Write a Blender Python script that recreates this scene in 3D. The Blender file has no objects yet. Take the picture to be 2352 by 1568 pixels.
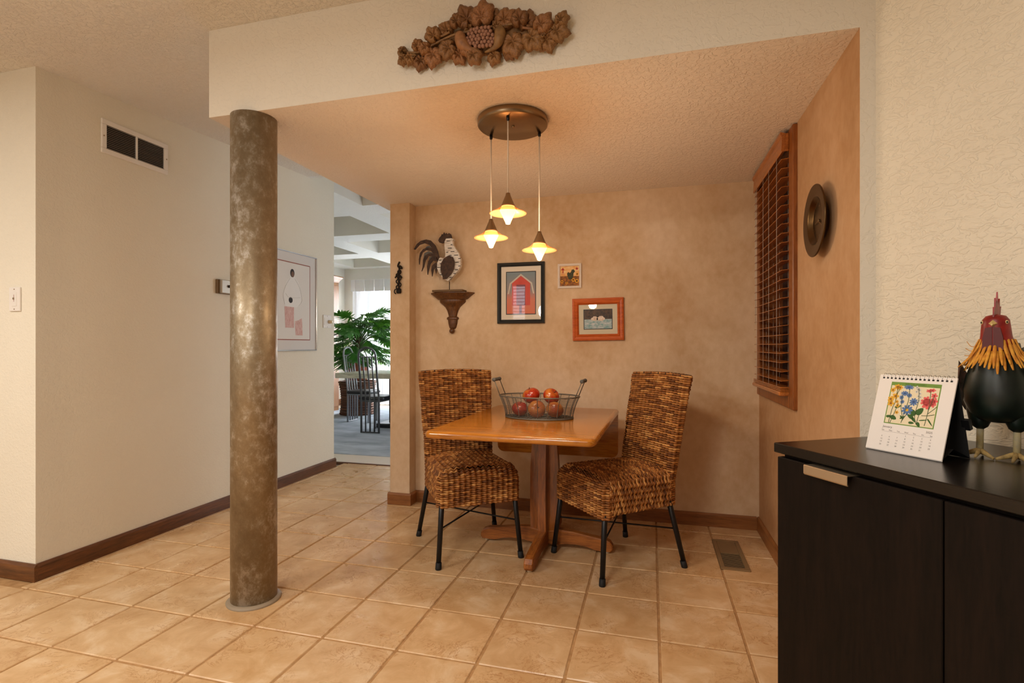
import bpy, bmesh, math, random
from mathutils import Vector, Matrix
PI = math.pi
random.seed(7)
scn = bpy.context.scene
COL = scn.collection

# ------------------------------------------------------------------ camera
F_PX, YAW, HORIZON, CAM_H = 1193.0, math.radians(14.976), 792.8, 1.1272
cam_data = bpy.data.cameras.new('camera')
cam = bpy.data.objects.new('camera', cam_data)
COL.objects.link(cam)
cam.location = (0, 0, CAM_H)
cam.rotation_euler = (PI / 2, 0, YAW)
cam_data.sensor_width = 36.0
cam_data.lens = F_PX / 2352.0 * 36.0
cam_data.shift_y = (HORIZON - 784.0) / 2352.0
cam_data.clip_start = 0.02
cam_data.clip_end = 60
scn.camera = cam

# ------------------------------------------------------------------ world, exposure, lights
scn.view_settings.view_transform = 'Standard'
scn.view_settings.look = 'None'
scn.view_settings.exposure = 0.0
scn.view_settings.gamma = 1.0
scn.view_settings.use_curve_mapping = False
world = bpy.data.worlds.new('world')
scn.world = world
world.use_nodes = True
world.node_tree.nodes['Background'].inputs[0].default_value = (0.55, 0.62, 0.75, 1)
world.node_tree.nodes['Background'].inputs[1].default_value = 0.03

WARM = (1.0, 0.95, 0.88)
DAY = (0.90, 0.95, 1.0)

def area(name, loc, target, sx, sy, power, color, spread=PI):
    d = bpy.data.lights.new(name, 'AREA')
    d.shape = 'RECTANGLE'; d.size = sx; d.size_y = sy
    d.energy = power; d.color = color; d.spread = spread
    o = bpy.data.objects.new(name, d); COL.objects.link(o)
    o.location = loc
    o.rotation_euler = (Vector(target) - Vector(loc)).to_track_quat('-Z', 'Y').to_euler()
    return o

# ceiling fixtures of the kitchen behind the camera (warm), daylight outside the dining patio window and the kitchen window, plus added fill lights
def point_light(name, loc, power, color, r=0.13):
    d = bpy.data.lights.new(name, 'POINT'); d.energy = power; d.color = color; d.shadow_soft_size = r
    o = bpy.data.objects.new(name, d); COL.objects.link(o); o.location = loc
    return o
area('kitchen_ceiling_light', (-3.05, -0.35, 2.42), (-3.05, -0.35, 0), 0.6, 0.6, 58, WARM)
area('kitchen_ceiling_light', (-0.85, -0.25, 2.42), (-0.85, -0.25, 0), 0.6, 0.6, 44, WARM)
point_light('kitchen_fill_light', (-1.7, -1.7, 1.7), 34, WARM)  # unseen light without a fixture, added to lift the ceilings
area('dining_daylight', (-3.9, 9.35, 1.55), (-3.9, 0, 1.1), 3.4, 2.0, 430, DAY)
area('dining_side_fill', (0.66, 6.0, 1.3), (-4, 6.0, 0.9), 1.7, 1.8, 55, DAY)  # added fill light, shining in through an invented side opening
area('coffer_skylight', (-3.68, 6.87, 3.0), (-3.68, 6.87, 0), 0.7, 0.7, 60, (1.0, 0.93, 0.86))
area('kitchen_window_daylight', (-2.41, -2.78, 1.75), (-2.41, 0, 1.6), 0.3, 1.0, 7, DAY)

# ------------------------------------------------------------------ pixel helpers (photo 2352 x 1568)
FW = Vector((-math.sin(YAW), math.cos(YAW), 0)); RT = Vector((math.cos(YAW), math.sin(YAW), 0)); UP = Vector((0, 0, 1))
CAMP = Vector((0, 0, CAM_H))
def ray(u, v): return FW + RT * ((u - 1176) / F_PX) + UP * ((HORIZON - v) / F_PX)
def pz(u, v, z=0.0):
    d = ray(u, v); return CAMP + d * ((z - CAM_H) / d.z)
def py(u, v, y):
    d = ray(u, v); return CAMP + d * (y / d.y)
def px(u, v, x):
    d = ray(u, v); return CAMP + d * (x / d.x)

# ------------------------------------------------------------------ mesh builder
class MB:
    def __init__(s):
        s.v = []; s.f = []; s.m = []; s.sm = []; s.c = None
        s.M = Matrix.Identity(4)
    def add(s, vs, fs, mi=0, smooth=False):
        o = len(s.v)
        s.v += [tuple(s.M @ Vector(p)) for p in vs]
        for f in fs:
            s.f.append(tuple(i + o for i in f)); s.m.append(mi); s.sm.append(smooth)
        return s
    def box(s, x0, x1, y0, y1, z0, z1, mi=0):
        vs = [(x, y, z) for z in (z0, z1) for y in (y0, y1) for x in (x0, x1)]
        return s.add(vs, [(0, 2, 3, 1), (4, 5, 7, 6), (0, 1, 5, 4), (2, 6, 7, 3), (0, 4, 6, 2), (1, 3, 7, 5)], mi)
    def bbox(s, x0, x1, y0, y1, z0, z1, r=0.004, mi=0):
        c = ((x0 + x1) / 2, (y0 + y1) / 2, (z0 + z1) / 2)
        h = (abs(x1 - x0) / 2, abs(y1 - y0) / 2, abs(z1 - z0) / 2)
        r = min(r, min(h) * 0.49)
        vs = []; idx = {}
        for sx in (-1, 1):
            for sy in (-1, 1):
                for sz in (-1, 1):
                    sg = (sx, sy, sz)
                    for a in range(3):
                        p = [c[k] + sg[k] * (h[k] if k == a else h[k] - r) for k in range(3)]
                        idx[(sg, a)] = len(vs); vs.append(p)
        fs = []
        for a in range(3):
            b, d = (a + 1) % 3, (a + 2) % 3
            for sa in (-1, 1):
                q = []
                for sb, sd in ((-1, -1), (1, -1), (1, 1), (-1, 1)):
                    sg = [0, 0, 0]; sg[a] = sa; sg[b] = sb; sg[d] = sd
                    q.append(idx[(tuple(sg), a)])
                fs.append(q if sa > 0 else q[::-1])
            for sb in (-1, 1):
                for sd in (-1, 1):
                    g0 = [0, 0, 0]; g1 = [0, 0, 0]
                    g0[a] = -1; g1[a] = 1
                    for g in (g0, g1): g[b] = sb; g[d] = sd
                    g0 = tuple(g0); g1 = tuple(g1)
                    q = [idx[(g0, b)], idx[(g1, b)], idx[(g1, d)], idx[(g0, d)]]
                    fs.append(q if sb * sd < 0 else q[::-1])
        for sx in (-1, 1):
            for sy in (-1, 1):
                for sz in (-1, 1):
                    sg = (sx, sy, sz); q = [idx[(sg, 0)], idx[(sg, 1)], idx[(sg, 2)]]
                    fs.append(q if sx * sy * sz > 0 else q[::-1])
        return s.add(vs, fs, mi)
    def tube(s, pts, rad, n=8, mi=0, closed=False, caps=True, smooth=True, flat=1.0):
        P = [Vector(p) for p in pts]; k = len(P)
        R = rad if isinstance(rad, (list, tuple)) else [rad] * k
        vs = []; fs = []
        T0 = (P[1] - P[0]).normalized()
        N = T0.orthogonal().normalized()
        for i in range(k):
            a = P[(i - 1) % k] if (closed or i > 0) else P[i]
            b = P[(i + 1) % k] if (closed or i < k - 1) else P[i]
            T = (b - a)
            T = T.normalized() if T.length > 1e-9 else T0
            N = (N - T * N.dot(T))
            N = N.normalized() if N.length > 1e-6 else T.orthogonal().normalized()
            B = T.cross(N)
            for j in range(n):
                an = 2 * PI * j / n
                vs.append(P[i] + N * (math.cos(an) * R[i]) + B * (math.sin(an) * R[i] * flat))
        m = k if closed else k - 1
        for i in range(m):
            for j in range(n):
                a = i * n + j; b = i * n + (j + 1) % n
                c = ((i + 1) % k) * n + (j + 1) % n; d = ((i + 1) % k) * n + j
                fs.append((a, b, c, d))
        if caps and not closed:
            fs.append(tuple(range(n))[::-1]); fs.append(tuple((k - 1) * n + j for j in range(n)))
        return s.add(vs, fs, mi, smooth)
    def lathe(s, prof, n=24, mi=0, smooth=True, c=(0, 0, 0), sy=1.0, close_ends=True):
        vs = []; fs = []
        for r, z in prof:
            for j in range(n):
                a = 2 * PI * j / n
                vs.append((c[0] + r * math.cos(a), c[1] + sy * r * math.sin(a), c[2] + z))
        for i in range(len(prof) - 1):
            for j in range(n):
                fs.append((i * n + j, i * n + (j + 1) % n, (i + 1) * n + (j + 1) % n, (i + 1) * n + j))
        if close_ends:
            if prof[0][0] > 1e-5: fs.append(tuple(range(n))[::-1])
            if prof[-1][0] > 1e-5: fs.append(tuple((len(prof) - 1) * n + j for j in range(n)))
        return s.add(vs, fs, mi, smooth)
    def sphere(s, c, r, n=12, m=8, mi=0, sc=(1, 1, 1)):
        vs = []; fs = []
        for i in range(m + 1):
            t = PI * i / m
            for j in range(n):
                a = 2 * PI * j / n
                vs.append((c[0] + sc[0] * r * math.sin(t) * math.cos(a), c[1] + sc[1] * r * math.sin(t) * math.sin(a), c[2] - sc[2] * r * math.cos(t)))
        for i in range(m):
            for j in range(n):
                fs.append((i * n + j, i * n + (j + 1) % n, (i + 1) * n + (j + 1) % n, (i + 1) * n + j))
        return s.add(vs, fs, mi, True)
    def prism(s, out, a0, a1, axis='z', mi=0, smooth=False):
        """outline (list of 2-tuples) extruded along an axis: z:(x,y) y:(x,z) x:(y,z)"""
        def P(p, a):
            return (p[0], p[1], a) if axis == 'z' else ((p[0], a, p[1]) if axis == 'y' else (a, p[0], p[1]))
        n = len(out)
        vs = [P(p, a0) for p in out] + [P(p, a1) for p in out]
        fs = [tuple(range(n)), tuple(range(2 * n - 1, n - 1, -1))] + [(i, i + n, (i + 1) % n + n, (i + 1) % n) for i in range(n)]
        return s.add(vs, fs, mi, smooth)
    def quad(s, a, b, c, d, mi=0): return s.add([a, b, c, d], [(0, 1, 2, 3)], mi)
    def build(s, name, mats, parent=None, recalc=True, loc=None):
        me = bpy.data.meshes.new(name)
        me.from_pydata(s.v, [], s.f)
        mats = mats if isinstance(mats, (list, tuple)) else [mats]
        for m in mats: me.materials.append(m)
        me.polygons.foreach_set('material_index', s.m)
        me.polygons.foreach_set('use_smooth', s.sm)
        if s.c is not None:
            at = me.color_attributes.new('col', 'FLOAT_COLOR', 'POINT')
            flat = []
            for c in s.c: flat += [c[0], c[1], c[2], 1.0]
            at.data.foreach_set('color', flat)
        if recalc:
            bm = bmesh.new(); bm.from_mesh(me)
            bmesh.ops.recalc_face_normals(bm, faces=bm.faces)
            bm.to_mesh(me); bm.free()
        me.update()
        o = bpy.data.objects.new(name, me); COL.objects.link(o)
        if parent: o.parent = parent
        if loc is not None: o.location = loc
        return o

def tag(o, label=None, cat=None, group=None, kind=None):
    if label: o['label'] = label
    if cat: o['category'] = cat
    if group: o['group'] = group
    if kind: o['kind'] = kind
    return o
def thing(name, label, cat, loc=(0, 0, 0), rz=0.0, group=None):
    o = bpy.data.objects.new(name, None); COL.objects.link(o)
    o.location = loc; o.rotation_euler = (0, 0, rz); o.empty_display_size = 0.05
    return tag(o, label, cat, group)
def struct(name, mb, mats, parent=None):
    o = mb.build(name, mats, parent)
    o['kind'] = 'structure'
    return o
def dup(o, parent, name=None, loc=None, rot=None, scale=None):
    c = o.copy(); COL.objects.link(c); c.parent = parent
    if loc is not None: c.location = loc
    if rot is not None: c.rotation_euler = rot
    if scale is not None: c.scale = scale
    return c
def rrect(w, d, r, n=5, cx=0, cy=0):
    out = []
    for qx, qy, a0 in ((1, 1, 0), (-1, 1, 90), (-1, -1, 180), (1, -1, 270)):
        for k in range(n + 1):
            a = math.radians(a0 + 90 * k / n)
            out.append((cx + qx * (w / 2 - r) + r * math.cos(a), cy + qy * (d / 2 - r) + r * math.sin(a)))
    return out
def loft(mb, rings, mi=0, smooth=True, caps=True):
    n = len(rings[0]); vs = [p for r in rings for p in r]; fs = []
    for i in range(len(rings) - 1):
        for j in range(n):
            fs.append((i * n + j, i * n + (j + 1) % n, (i + 1) * n + (j + 1) % n, (i + 1) * n + j))
    if caps:
        fs.append(tuple(range(n))[::-1]); fs.append(tuple((len(rings) - 1) * n + j for j in range(n)))
    mb.add(vs, fs, mi, smooth)
def slab(mb, w, d, z0, z1, cr, er, mi=0, cx=0, cy=0, n=4):
    """rounded-corner slab with bull-nosed edge"""
    rings = []
    for k in range(n + 1):
        a = PI / 2 * k / n
        i = er * (1 - math.sin(a)); z = z0 + er * (1 - math.cos(a))
        rings.append([(x, y, z) for x, y in rrect(w - 2 * i, d - 2 * i, max(cr - i, 0.001), 5, cx, cy)])
    for k in range(n + 1):
        a = PI / 2 * k / n
        i = er * (1 - math.cos(a)); z = z1 - er + er * math.sin(a)
        rings.append([(x, y, z) for x, y in rrect(w - 2 * i, d - 2 * i, max(cr - i, 0.001), 5, cx, cy)])
    loft(mb, rings, mi)
def smooth_path(pts, k=6):
    P = [Vector(p) for p in pts]; out = []
    for i in range(len(P) - 1):
        p0 = P[max(i - 1, 0)]; p1 = P[i]; p2 = P[i + 1]; p3 = P[min(i + 2, len(P) - 1)]
        for j in range(k):
            t = j / k
            out.append(0.5 * ((2 * p1) + (p2 - p0) * t + (2 * p0 - 5 * p1 + 4 * p2 - p3) * t * t + (3 * p1 - p0 - 3 * p2 + p3) * t ** 3))
    out.append(P[-1])
    return out
def text_mesh(name, body, size, M, material, parent, align='CENTER', thick=0.0):
    cu = bpy.data.curves.new(name, 'FONT'); cu.body = body; cu.size = size; cu.align_x = align; cu.align_y = 'CENTER'
    cu.extrude = thick; cu.resolution_u = 2
    t = bpy.data.objects.new(name, cu); COL.objects.link(t)
    dg = bpy.context.evaluated_depsgraph_get(); dg.update()
    me = bpy.data.meshes.new_from_object(t.evaluated_get(dg))
    bpy.data.objects.remove(t); bpy.data.curves.remove(cu)
    me.transform(M); me.materials.clear(); me.materials.append(material)
    o = bpy.data.objects.new(name, me); COL.objects.link(o); o.parent = parent
    return o

# ------------------------------------------------------------------ materials
def lin(r, g, b):
    f = lambda c: (c / 255 / 12.92) if c / 255 <= 0.04045 else ((c / 255 + 0.055) / 1.055) ** 2.4
    return (f(r), f(g), f(b), 1.0)
class Mat:
    def __init__(s, name, base=(0.5, 0.5, 0.5, 1), rough=0.5, metal=0.0, spec=0.5, **kw):
        s.m = bpy.data.materials.new(name); s.m.use_nodes = True
        s.t = s.m.node_tree; s.b = s.t.nodes['Principled BSDF']
        s.set('Base Color', base); s.set('Roughness', rough); s.set('Metallic', metal); s.set('Specular IOR Level', spec)
        for k, v in kw.items(): s.set(k.replace('_', ' '), v)
        s.co = None
    def set(s, k, v):
        if hasattr(v, 'is_output'): s.t.links.new(v, s.b.inputs[k])
        else: s.b.inputs[k].default_value = v
    def node(s, ty, **kw):
        n = s.t.nodes.new(ty)
        for k, v in kw.items():
            if k.startswith('i_'):
                key = k[2:]
                key = int(key) if key.isdigit() else key.replace('_', ' ')
                if hasattr(v, 'is_output'): s.t.links.new(v, n.inputs[key])
                else: n.inputs[key].default_value = v
            else: setattr(n, k, v)
        return n
    def coord(s, scale=(1, 1, 1), rot=(0, 0, 0), rand=False, kind='Object'):
        tc = s.node('ShaderNodeTexCoord')
        v = tc.outputs[kind]
        if rand:
            oi = s.node('ShaderNodeObjectInfo')
            ml = s.node('ShaderNodeMath', operation='MULTIPLY', i_0=oi.outputs['Random'], i_1=37.0)
            ad = s.node('ShaderNodeVectorMath', operation='ADD', i_0=v, i_1=ml.outputs[0]); v = ad.outputs[0]
        mp = s.node('ShaderNodeMapping', i_Vector=v, i_Scale=scale, i_Rotation=rot)
        return mp.outputs[0]
    def noise(s, vec, scale, detail=3, rough=0.5, dist=0.0):
        n = s.node('ShaderNodeTexNoise', i_Vector=vec, i_Scale=scale, i_Detail=detail, i_Roughness=rough, i_Distortion=dist)
        return n.outputs['Fac']
    def ramp(s, fac, stops, interp='LINEAR'):
        n = s.node('ShaderNodeValToRGB'); n.color_ramp.interpolation = interp
        e = n.color_ramp.elements
        while len(e) < len(stops): e.new(0.5)
        for i, (p, c) in enumerate(stops):
            e[i].position = p; e[i].color = c if len(c) == 4 else (*c, 1)
        s.t.links.new(fac, n.inputs[0]); return n.outputs[0]
    def mix(s, fac, a, b, mode='MIX'):
        n = s.node('ShaderNodeMix', data_type='RGBA', blend_type=mode)
        for k, v in ((0, fac), (6, a), (7, b)):
            if hasattr(v, 'is_output'): s.t.links.new(v, n.inputs[k])
            else: n.inputs[k].default_value = v
        return n.outputs[2]
    def bump(s, h, strength=0.3, dist=0.01):
        n = s.node('ShaderNodeBump', i_Height=h, i_Strength=strength, i_Distance=dist)
        s.set('Normal', n.outputs[0]); return s
BW = lambda v: (v, v, v, 1)

def plaster(name, c1, c2, bump_scale, bump, rough=0.85, mott=1.2, knock=True):
    m = Mat(name, rough=rough, spec=0.25)
    v = m.coord()
    m.set('Base Color', m.ramp(m.noise(v, mott, 4, 0.6), [(0.3, c1), (0.7, c2)]))
    n1 = m.noise(v, bump_scale, 3, 0.55, 0.6)
    if knock:
        h = m.ramp(n1, [(0.47, BW(0)), (0.56, BW(1))])
        n2 = m.noise(v, bump_scale * 3.1, 2)
        mx = m.mix(0.25, h, n2)
        m.bump(mx, bump, 0.004)
    else: m.bump(n1, bump, 0.004)
    return m.m
M_CREAM = plaster('cream_textured_paint', lin(236, 230, 216), lin(230, 223, 208), 42, 0.35)
M_CREAM_FINE = plaster('cream_fine_paint', lin(232, 225, 208), lin(227, 219, 201), 75, 0.3)
M_CEIL = plaster('stucco_ceiling_paint', lin(230, 224, 214), lin(224, 217, 206), 60, 0.8)
M_NOOKCEIL = plaster('peach_stucco_ceiling', lin(238, 224, 208), lin(232, 217, 200), 55, 0.6)
M_WHITECEIL = plaster('white_stucco', lin(236, 234, 230), lin(228, 226, 222), 80, 0.5)
M_DINWALL = plaster('pale_dining_paint', lin(226, 222, 212), lin(220, 216, 206), 80, 0.2)

def faux(name, a, b, c):
    m = Mat(name, rough=0.7, spec=0.3)
    v = m.coord((1, 1, 0.8))
    n = m.noise(v, 1.9, 5, 0.62, 0.4)
    col = m.ramp(n, [(0.30, a), (0.5, b), (0.72, c)])
    n2 = m.noise(v, 26, 4, 0.6)
    col = m.mix(0.22, col, m.ramp(n2, [(0.35, a), (0.65, c)]))
    m.set('Base Color', col)
    m.bump(m.noise(v, 90, 2), 0.12, 0.003)
    return m.m
M_FAUX = faux('sponged_tan_paint', lin(192, 154, 112), lin(214, 184, 148), lin(228, 203, 174))
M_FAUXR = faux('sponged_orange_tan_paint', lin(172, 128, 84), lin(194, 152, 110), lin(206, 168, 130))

def wood(name, dark, mid, light, axis='x', scale=1.0, rough=0.35, ring=14, coat=0.0):
    m = Mat(name, rough=rough)
    st = {'x': (0.9, 9, 9), 'y': (9, 0.9, 9), 'z': (9, 9, 0.9)}[axis]
    v = m.coord(tuple(k * scale for k in st), rand=True)
    n = m.noise(v, 2.2, 5, 0.62, 0.9)
    fine = m.noise(m.coord(tuple(k * scale * 3 for k in st), rand=True), 5, 4, 0.65)
    col = m.ramp(n, [(0.34, dark), (0.5, mid), (0.66, light)])
    col = m.mix(0.45, col, m.ramp(fine, [(0.38, dark), (0.6, light)]))
    m.set('Base Color', col)
    if coat: m.set('Coat Weight', coat); m.set('Coat Roughness', 0.12)
    m.bump(fine, 0.08, 0.002)
    return m.m
M_BASE = wood('dark_walnut_trim', lin(70, 40, 18), lin(98, 58, 28), lin(120, 74, 38), 'x', 1, 0.4)
M_BASEY = wood('dark_walnut_trim_lengthwise', lin(66, 38, 18), lin(94, 54, 26), lin(116, 70, 36), 'y', 1, 0.4)
M_BASEO = wood('warm_oak_trim', lin(112, 66, 28), lin(138, 84, 40), lin(154, 98, 50), 'x', 1, 0.4)
M_BASEOY = wood('warm_oak_trim_lengthwise', lin(122, 74, 30), lin(150, 94, 44), lin(164, 106, 54), 'y', 1, 0.4)
M_OAK_X = wood('golden_oak_across', lin(152, 86, 16), lin(190, 116, 30), lin(208, 136, 44), 'x', 1.0, 0.22, coat=0.5)
M_OAK_Y = wood('golden_oak_depthwise', lin(104, 54, 14), lin(148, 82, 26), lin(174, 104, 40), 'y', 1.0, 0.5)
M_OAK_Z = wood('golden_oak_upright', lin(92, 46, 12), lin(144, 78, 24), lin(172, 100, 36), 'z', 1.0, 0.3, coat=0.3)
M_BLIND = wood('oak_blind_wood', lin(140, 76, 26), lin(176, 102, 42), lin(196, 120, 56), 'y', 1.2, 0.3, coat=0.3)
M_CASING = wood('oak_casing', lin(104, 54, 16), lin(138, 76, 26), lin(156, 90, 36), 'z', 1.2, 0.4)
M_WALNUT = wood('carved_walnut', lin(58, 32, 14), lin(92, 54, 24), lin(118, 74, 34), 'z', 1.4, 0.4)
M_OAK_F = wood('golden_oak_foot', lin(104, 54, 14), lin(148, 82, 26), lin(174, 104, 40), 'x', 1.0, 0.5)
M_ESP_X = wood('espresso_veneer_across', lin(10, 7, 5), lin(16, 11, 8), lin(24, 17, 12), 'x', 2.0, 0.24)
M_ESP_Z = wood('espresso_veneer_upright', lin(11, 7, 4), lin(18, 11, 7), lin(26, 16, 10), 'z', 1.2, 0.55)
M_ESP_Z.node_tree.nodes['Principled BSDF'].inputs['Specular IOR Level'].default_value = 0.15
M_CHERRY = wood('cherry_frame_wood', lin(160, 66, 20), lin(192, 88, 32), lin(208, 104, 44), 'x', 1.5, 0.35)

def plain(name, c, rough=0.5, metal=0.0, spec=0.5, **kw): return Mat(name, c, rough, metal, spec, **kw).m
M_WHITE = plain('white_enamel', lin(232, 226, 218), 0.4)
M_BLACK = plain('black_metal', lin(22, 22, 24), 0.4, 0.3)
M_RUBBER = plain('black_rubber', lin(14, 14, 15), 0.7)
M_DUCTSHADE = plain('duct_shade_black', lin(10, 9, 8), 0.9)  # flat black that puts the shade inside ducts into colour
M_BRUSH = plain('brushed_bronze_nickel', lin(150, 128, 100), 0.32, 1.0)
M_CHROME = plain('polished_aluminium', lin(225, 225, 228), 0.18, 1.0)
M_CORD = plain('clear_cord_sleeve', lin(214, 196, 172), 0.4)
M_IRON = plain('rusty_iron', lin(34, 24, 18), 0.65, 0.5)
# ------------------------------------------------------------------ room constants (metres)
XR, YB, YF = 0.638, 3.452, 1.87          # nook right wall, nook back wall, soffit face
XL, YL0, YL1 = -2.843, 1.811, 4.231      # hall wall: plane, near end, far end
ZN = 2.132                                # nook ceiling
T = 0.3143                                # tile pitch
DXL, DYB, DXR, ZD = -5.65, 8.75, 0.45, 2.572   # dining room
ANG = math.radians(31)
AD = Vector((math.sin(ANG), -math.cos(ANG), 0)); AN = Vector((math.cos(ANG), math.sin(ANG), 0))   # along / outward of the angled wall
A0 = Vector((0.682, YF, 0))

# ---- floor: grout bed, tiles
m = Mat('tile_ceramic', rough=0.3, spec=0.5)
v = m.coord(rand=True)
n = m.noise(v, 7, 5, 0.65, 0.5)
oi = m.node('ShaderNodeObjectInfo')
tint = m.ramp(oi.outputs['Random'], [(0.0, lin(206, 170, 126)), (0.5, lin(214, 178, 134)), (1.0, lin(211, 178, 138))])
col = m.mix(0.55, tint, m.ramp(n, [(0.34, lin(186, 140, 86)), (0.52, lin(212, 174, 126)), (0.66, lin(232, 206, 170))]))
vn = m.noise(v, 9, 6, 0.7, 1.6)
vein = m.ramp(vn, [(0.480, BW(0)), (0.5, BW(1)), (0.520, BW(0))])
msk = m.ramp(m.noise(v, 4.3, 2), [(0.46, BW(0)), (0.58, BW(1))])
vm = m.mix(1.0, vein, msk, 'MULTIPLY')
col = m.mix(vm, col, lin(178, 128, 80))
m.set('Base Color', col)
m.set('Roughness', m.ramp(m.noise(v, 12, 3), [(0.3, BW(0.26)), (0.7, BW(0.4))]))
m.bump(m.noise(v, 16, 3), 0.08, 0.004)
M_TILE = m.m
m = Mat('sanded_grout', rough=0.85, spec=0.2)
v = m.coord()
m.set('Base Color', m.ramp(m.noise(v, 30, 3), [(0.3, lin(164, 124, 82)), (0.7, lin(190, 150, 104))]))
M_GROUT = m.m

b = MB(); b.box(-4.6, 3.0, -2.6, YL0, -0.06, -0.004); b.box(XL, 1.6, YL0, 4.39, -0.06, -0.004)
floor = struct('floor', b, M_GROUT)
G = 0.0095
tile_shared = None
rest = MB()
for i in range(-2, 24):
    for j in range(-13, 12):
        xa, xb = (-4.899 - 9 + i) * T + G / 2, (-4.899 - 8 + i) * T - G / 2
        ya, yb = (4.5496 - 2 + j) * T + G / 2, (4.5496 - 1 + j) * T - G / 2
        full = True
        if yb > YL0 and xa < XL - 0.002:
            if xb < XL + 0.02:
                if ya > YL0 - 0.03: continue
                yb = min(yb, YL0 - 0.002); full = False
            else:
                if ya < YL0: pass
                xa = XL + 0.002; full = False
        if yb > YF and xb > XR:
            if xa > XR - 0.02:
                if ya > YF - 0.02: continue
                yb = min(yb, YF); full = False
            else: xb = XR - 0.002; full = False
        if yb > YB - 0.09 and xb > -1.82:
            if xa > -1.83:
                if ya > YB - 0.02: continue
                yb = min(yb, YB - 0.002); full = False
        if yb > 4.385:
            if ya > 4.35: continue
            yb = 4.385; full = False
        if xb < -4.55 or xa > 2.6 or yb < -2.55: continue
        dz = random.uniform(-0.0007, 0.0007)
        near = ya > 0.75 and xa > -4.3 and xa < 1.0
        if not near:
            rest.bbox(xa, xb, ya, yb, -0.012, 0.0, 0.003); continue
        cx, cy = (xa + xb) / 2, (ya + yb) / 2
        if full and tile_shared is not None:
            o = dup(tile_shared, floor, loc=(cx, cy, dz))
        else:
            b = MB(); b.bbox(xa - cx, xb - cx, ya - cy, yb - cy, -0.012, 0.0, 0.004)
            o = b.build('tile', M_TILE, floor, loc=(cx, cy, dz))
            if full: tile_shared = o
        o.rotation_euler = (random.uniform(-.0015, .0015), random.uniform(-.0015, .0015), random.uniform(-.002, .002) if full else 0)
o = rest.build('tile_field', M_TILE, floor); o['kind'] = 'stuff'

# ---- dining floor: transition, beige border, grey-blue carpet
b = MB(); b.box(-5.65, 0.45, 4.41, 4.735, -0.06, 0.002)
struct('floor_threshold', b, plain('pale_stone_border', lin(226, 212, 196), 0.55))
b = MB(); b.bbox(-5.65, 0.45, 4.385, 4.412, -0.02, 0.007, 0.003)
struct('trim_1', b, M_BASE)
m = Mat('grey_blue_carpet', rough=0.95, spec=0.1)
v = m.coord((1, 2.2, 1), rot=(0, 0, 0.3))
m.set('Base Color', m.ramp(m.noise(v, 2.0, 4, 0.6), [(0.35, lin(156, 164, 176)), (0.65, lin(196, 204, 213))]))
m.bump(m.noise(m.coord(), 400, 2), 0.5, 0.004)
b = MB(); b.box(-5.35, 0.2, 4.735, 8.3, -0.06, 0.01)
struct('floor_carpet', b, m.m)
b = MB(); b.box(DXL - .1, -5.35, 4.735, DYB, -0.06, 0.002); b.box(-5.35, DXR, 8.3, DYB, -0.06, 0.002); b.box(.2, DXR, 4.735, 8.3, -.06, .002)
struct('floor_border', b, bpy.data.materials['pale_stone_border'])

# ---- hall block (left wall and its near end)
b = MB(); b.box(-5.9, XL, YL0, YL1, -0.06, 2.66)
struct('wall_left', b, M_CREAM_FINE)
# ---- nook back wall with end pilaster
b = MB(); b.box(-1.70, XR + .14, YB, YB + .15, -0.06, 2.66)
struct('wall_back', b, M_FAUX)
b = MB(); b.box(-1.795, -1.645, 3.352, YB + .15, -0.06, 2.66)
struct('wall_pilaster', b, M_FAUX)
# ---- nook right wall with window opening
WY0, WY1, WZ0, WZ1 = 2.664, 3.338, 0.905, 2.062
b = MB(); XO = XR + .14
b.box(XR, XO, YF + .002, WY0, -0.06, 2.66); b.box(XR, XO, WY1, YB + .15, -0.06, 2.66)
b.box(XR, XO, WY0, WY1, -0.06, WZ0); b.box(XR, XO, WY0, WY1, WZ1, 2.66)
struct('wall_right', b, M_FAUXR)
b = MB(); b.box(XR + .0005, 0.80, YF, YF + .02, -0.06, ZN)
struct('wall_right_return', b, M_CREAM)
# ---- angled wall behind the sideboard
b = MB()
q = [A0, A0 + AD * 5.0, A0 + AD * 5.0 + AN * .15, A0 + AN * .15]
b.prism([(p.x, p.y) for p in q], -0.06, 2.66, 'z')
m = Mat('heavy_knockdown_paint', rough=0.85, spec=0.25)
v = m.coord((1, 1, 1.9))
m.set('Base Color', m.ramp(m.noise(v, 1.2, 3), [(0.3, lin(234, 226, 207)), (0.7, lin(228, 219, 199))]))
n1 = m.noise(v, 26, 3, 0.5, 1.2)
h = m.ramp(n1, [(0.44, BW(0)), (0.5, BW(.8)), (0.60, BW(1.0)), (0.66, BW(.55))])
m.bump(m.mix(0.15, h, m.noise(v, 110, 2)), 0.55, 0.004)
M_KNOCK = m.m
struct('wall_right_angled', b, M_KNOCK)
# ---- soffit over the nook
b = MB(); b.box(-1.885, 0.80, YF, YB + .15, ZN, 2.66)
b.m[0] = 1
struct('ceiling_soffit', b, [M_CREAM, M_NOOKCEIL])
# ---- main ceiling (hall and kitchen)
b = MB()
xs = [-5.9, XL, -1.885, 3.2]; ys = [-2.7, 1.85, 3.85]
def zc(x, y):
    z = 2.462 if x < -2.5 else 2.514
    return z if y < 2 else ZD
for i in range(3):
    for j in range(2):
        c = [(xs[i], ys[j]), (xs[i + 1], ys[j]), (xs[i + 1], ys[j + 1]), (xs[i], ys[j + 1])]
        b.add([(x, y, zc(x, y)) for x, y in c] + [(x, y, 2.7) for x, y in c], [(3, 2, 1, 0), (4, 5, 6, 7)])
struct('ceiling', b, M_CEIL)
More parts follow.
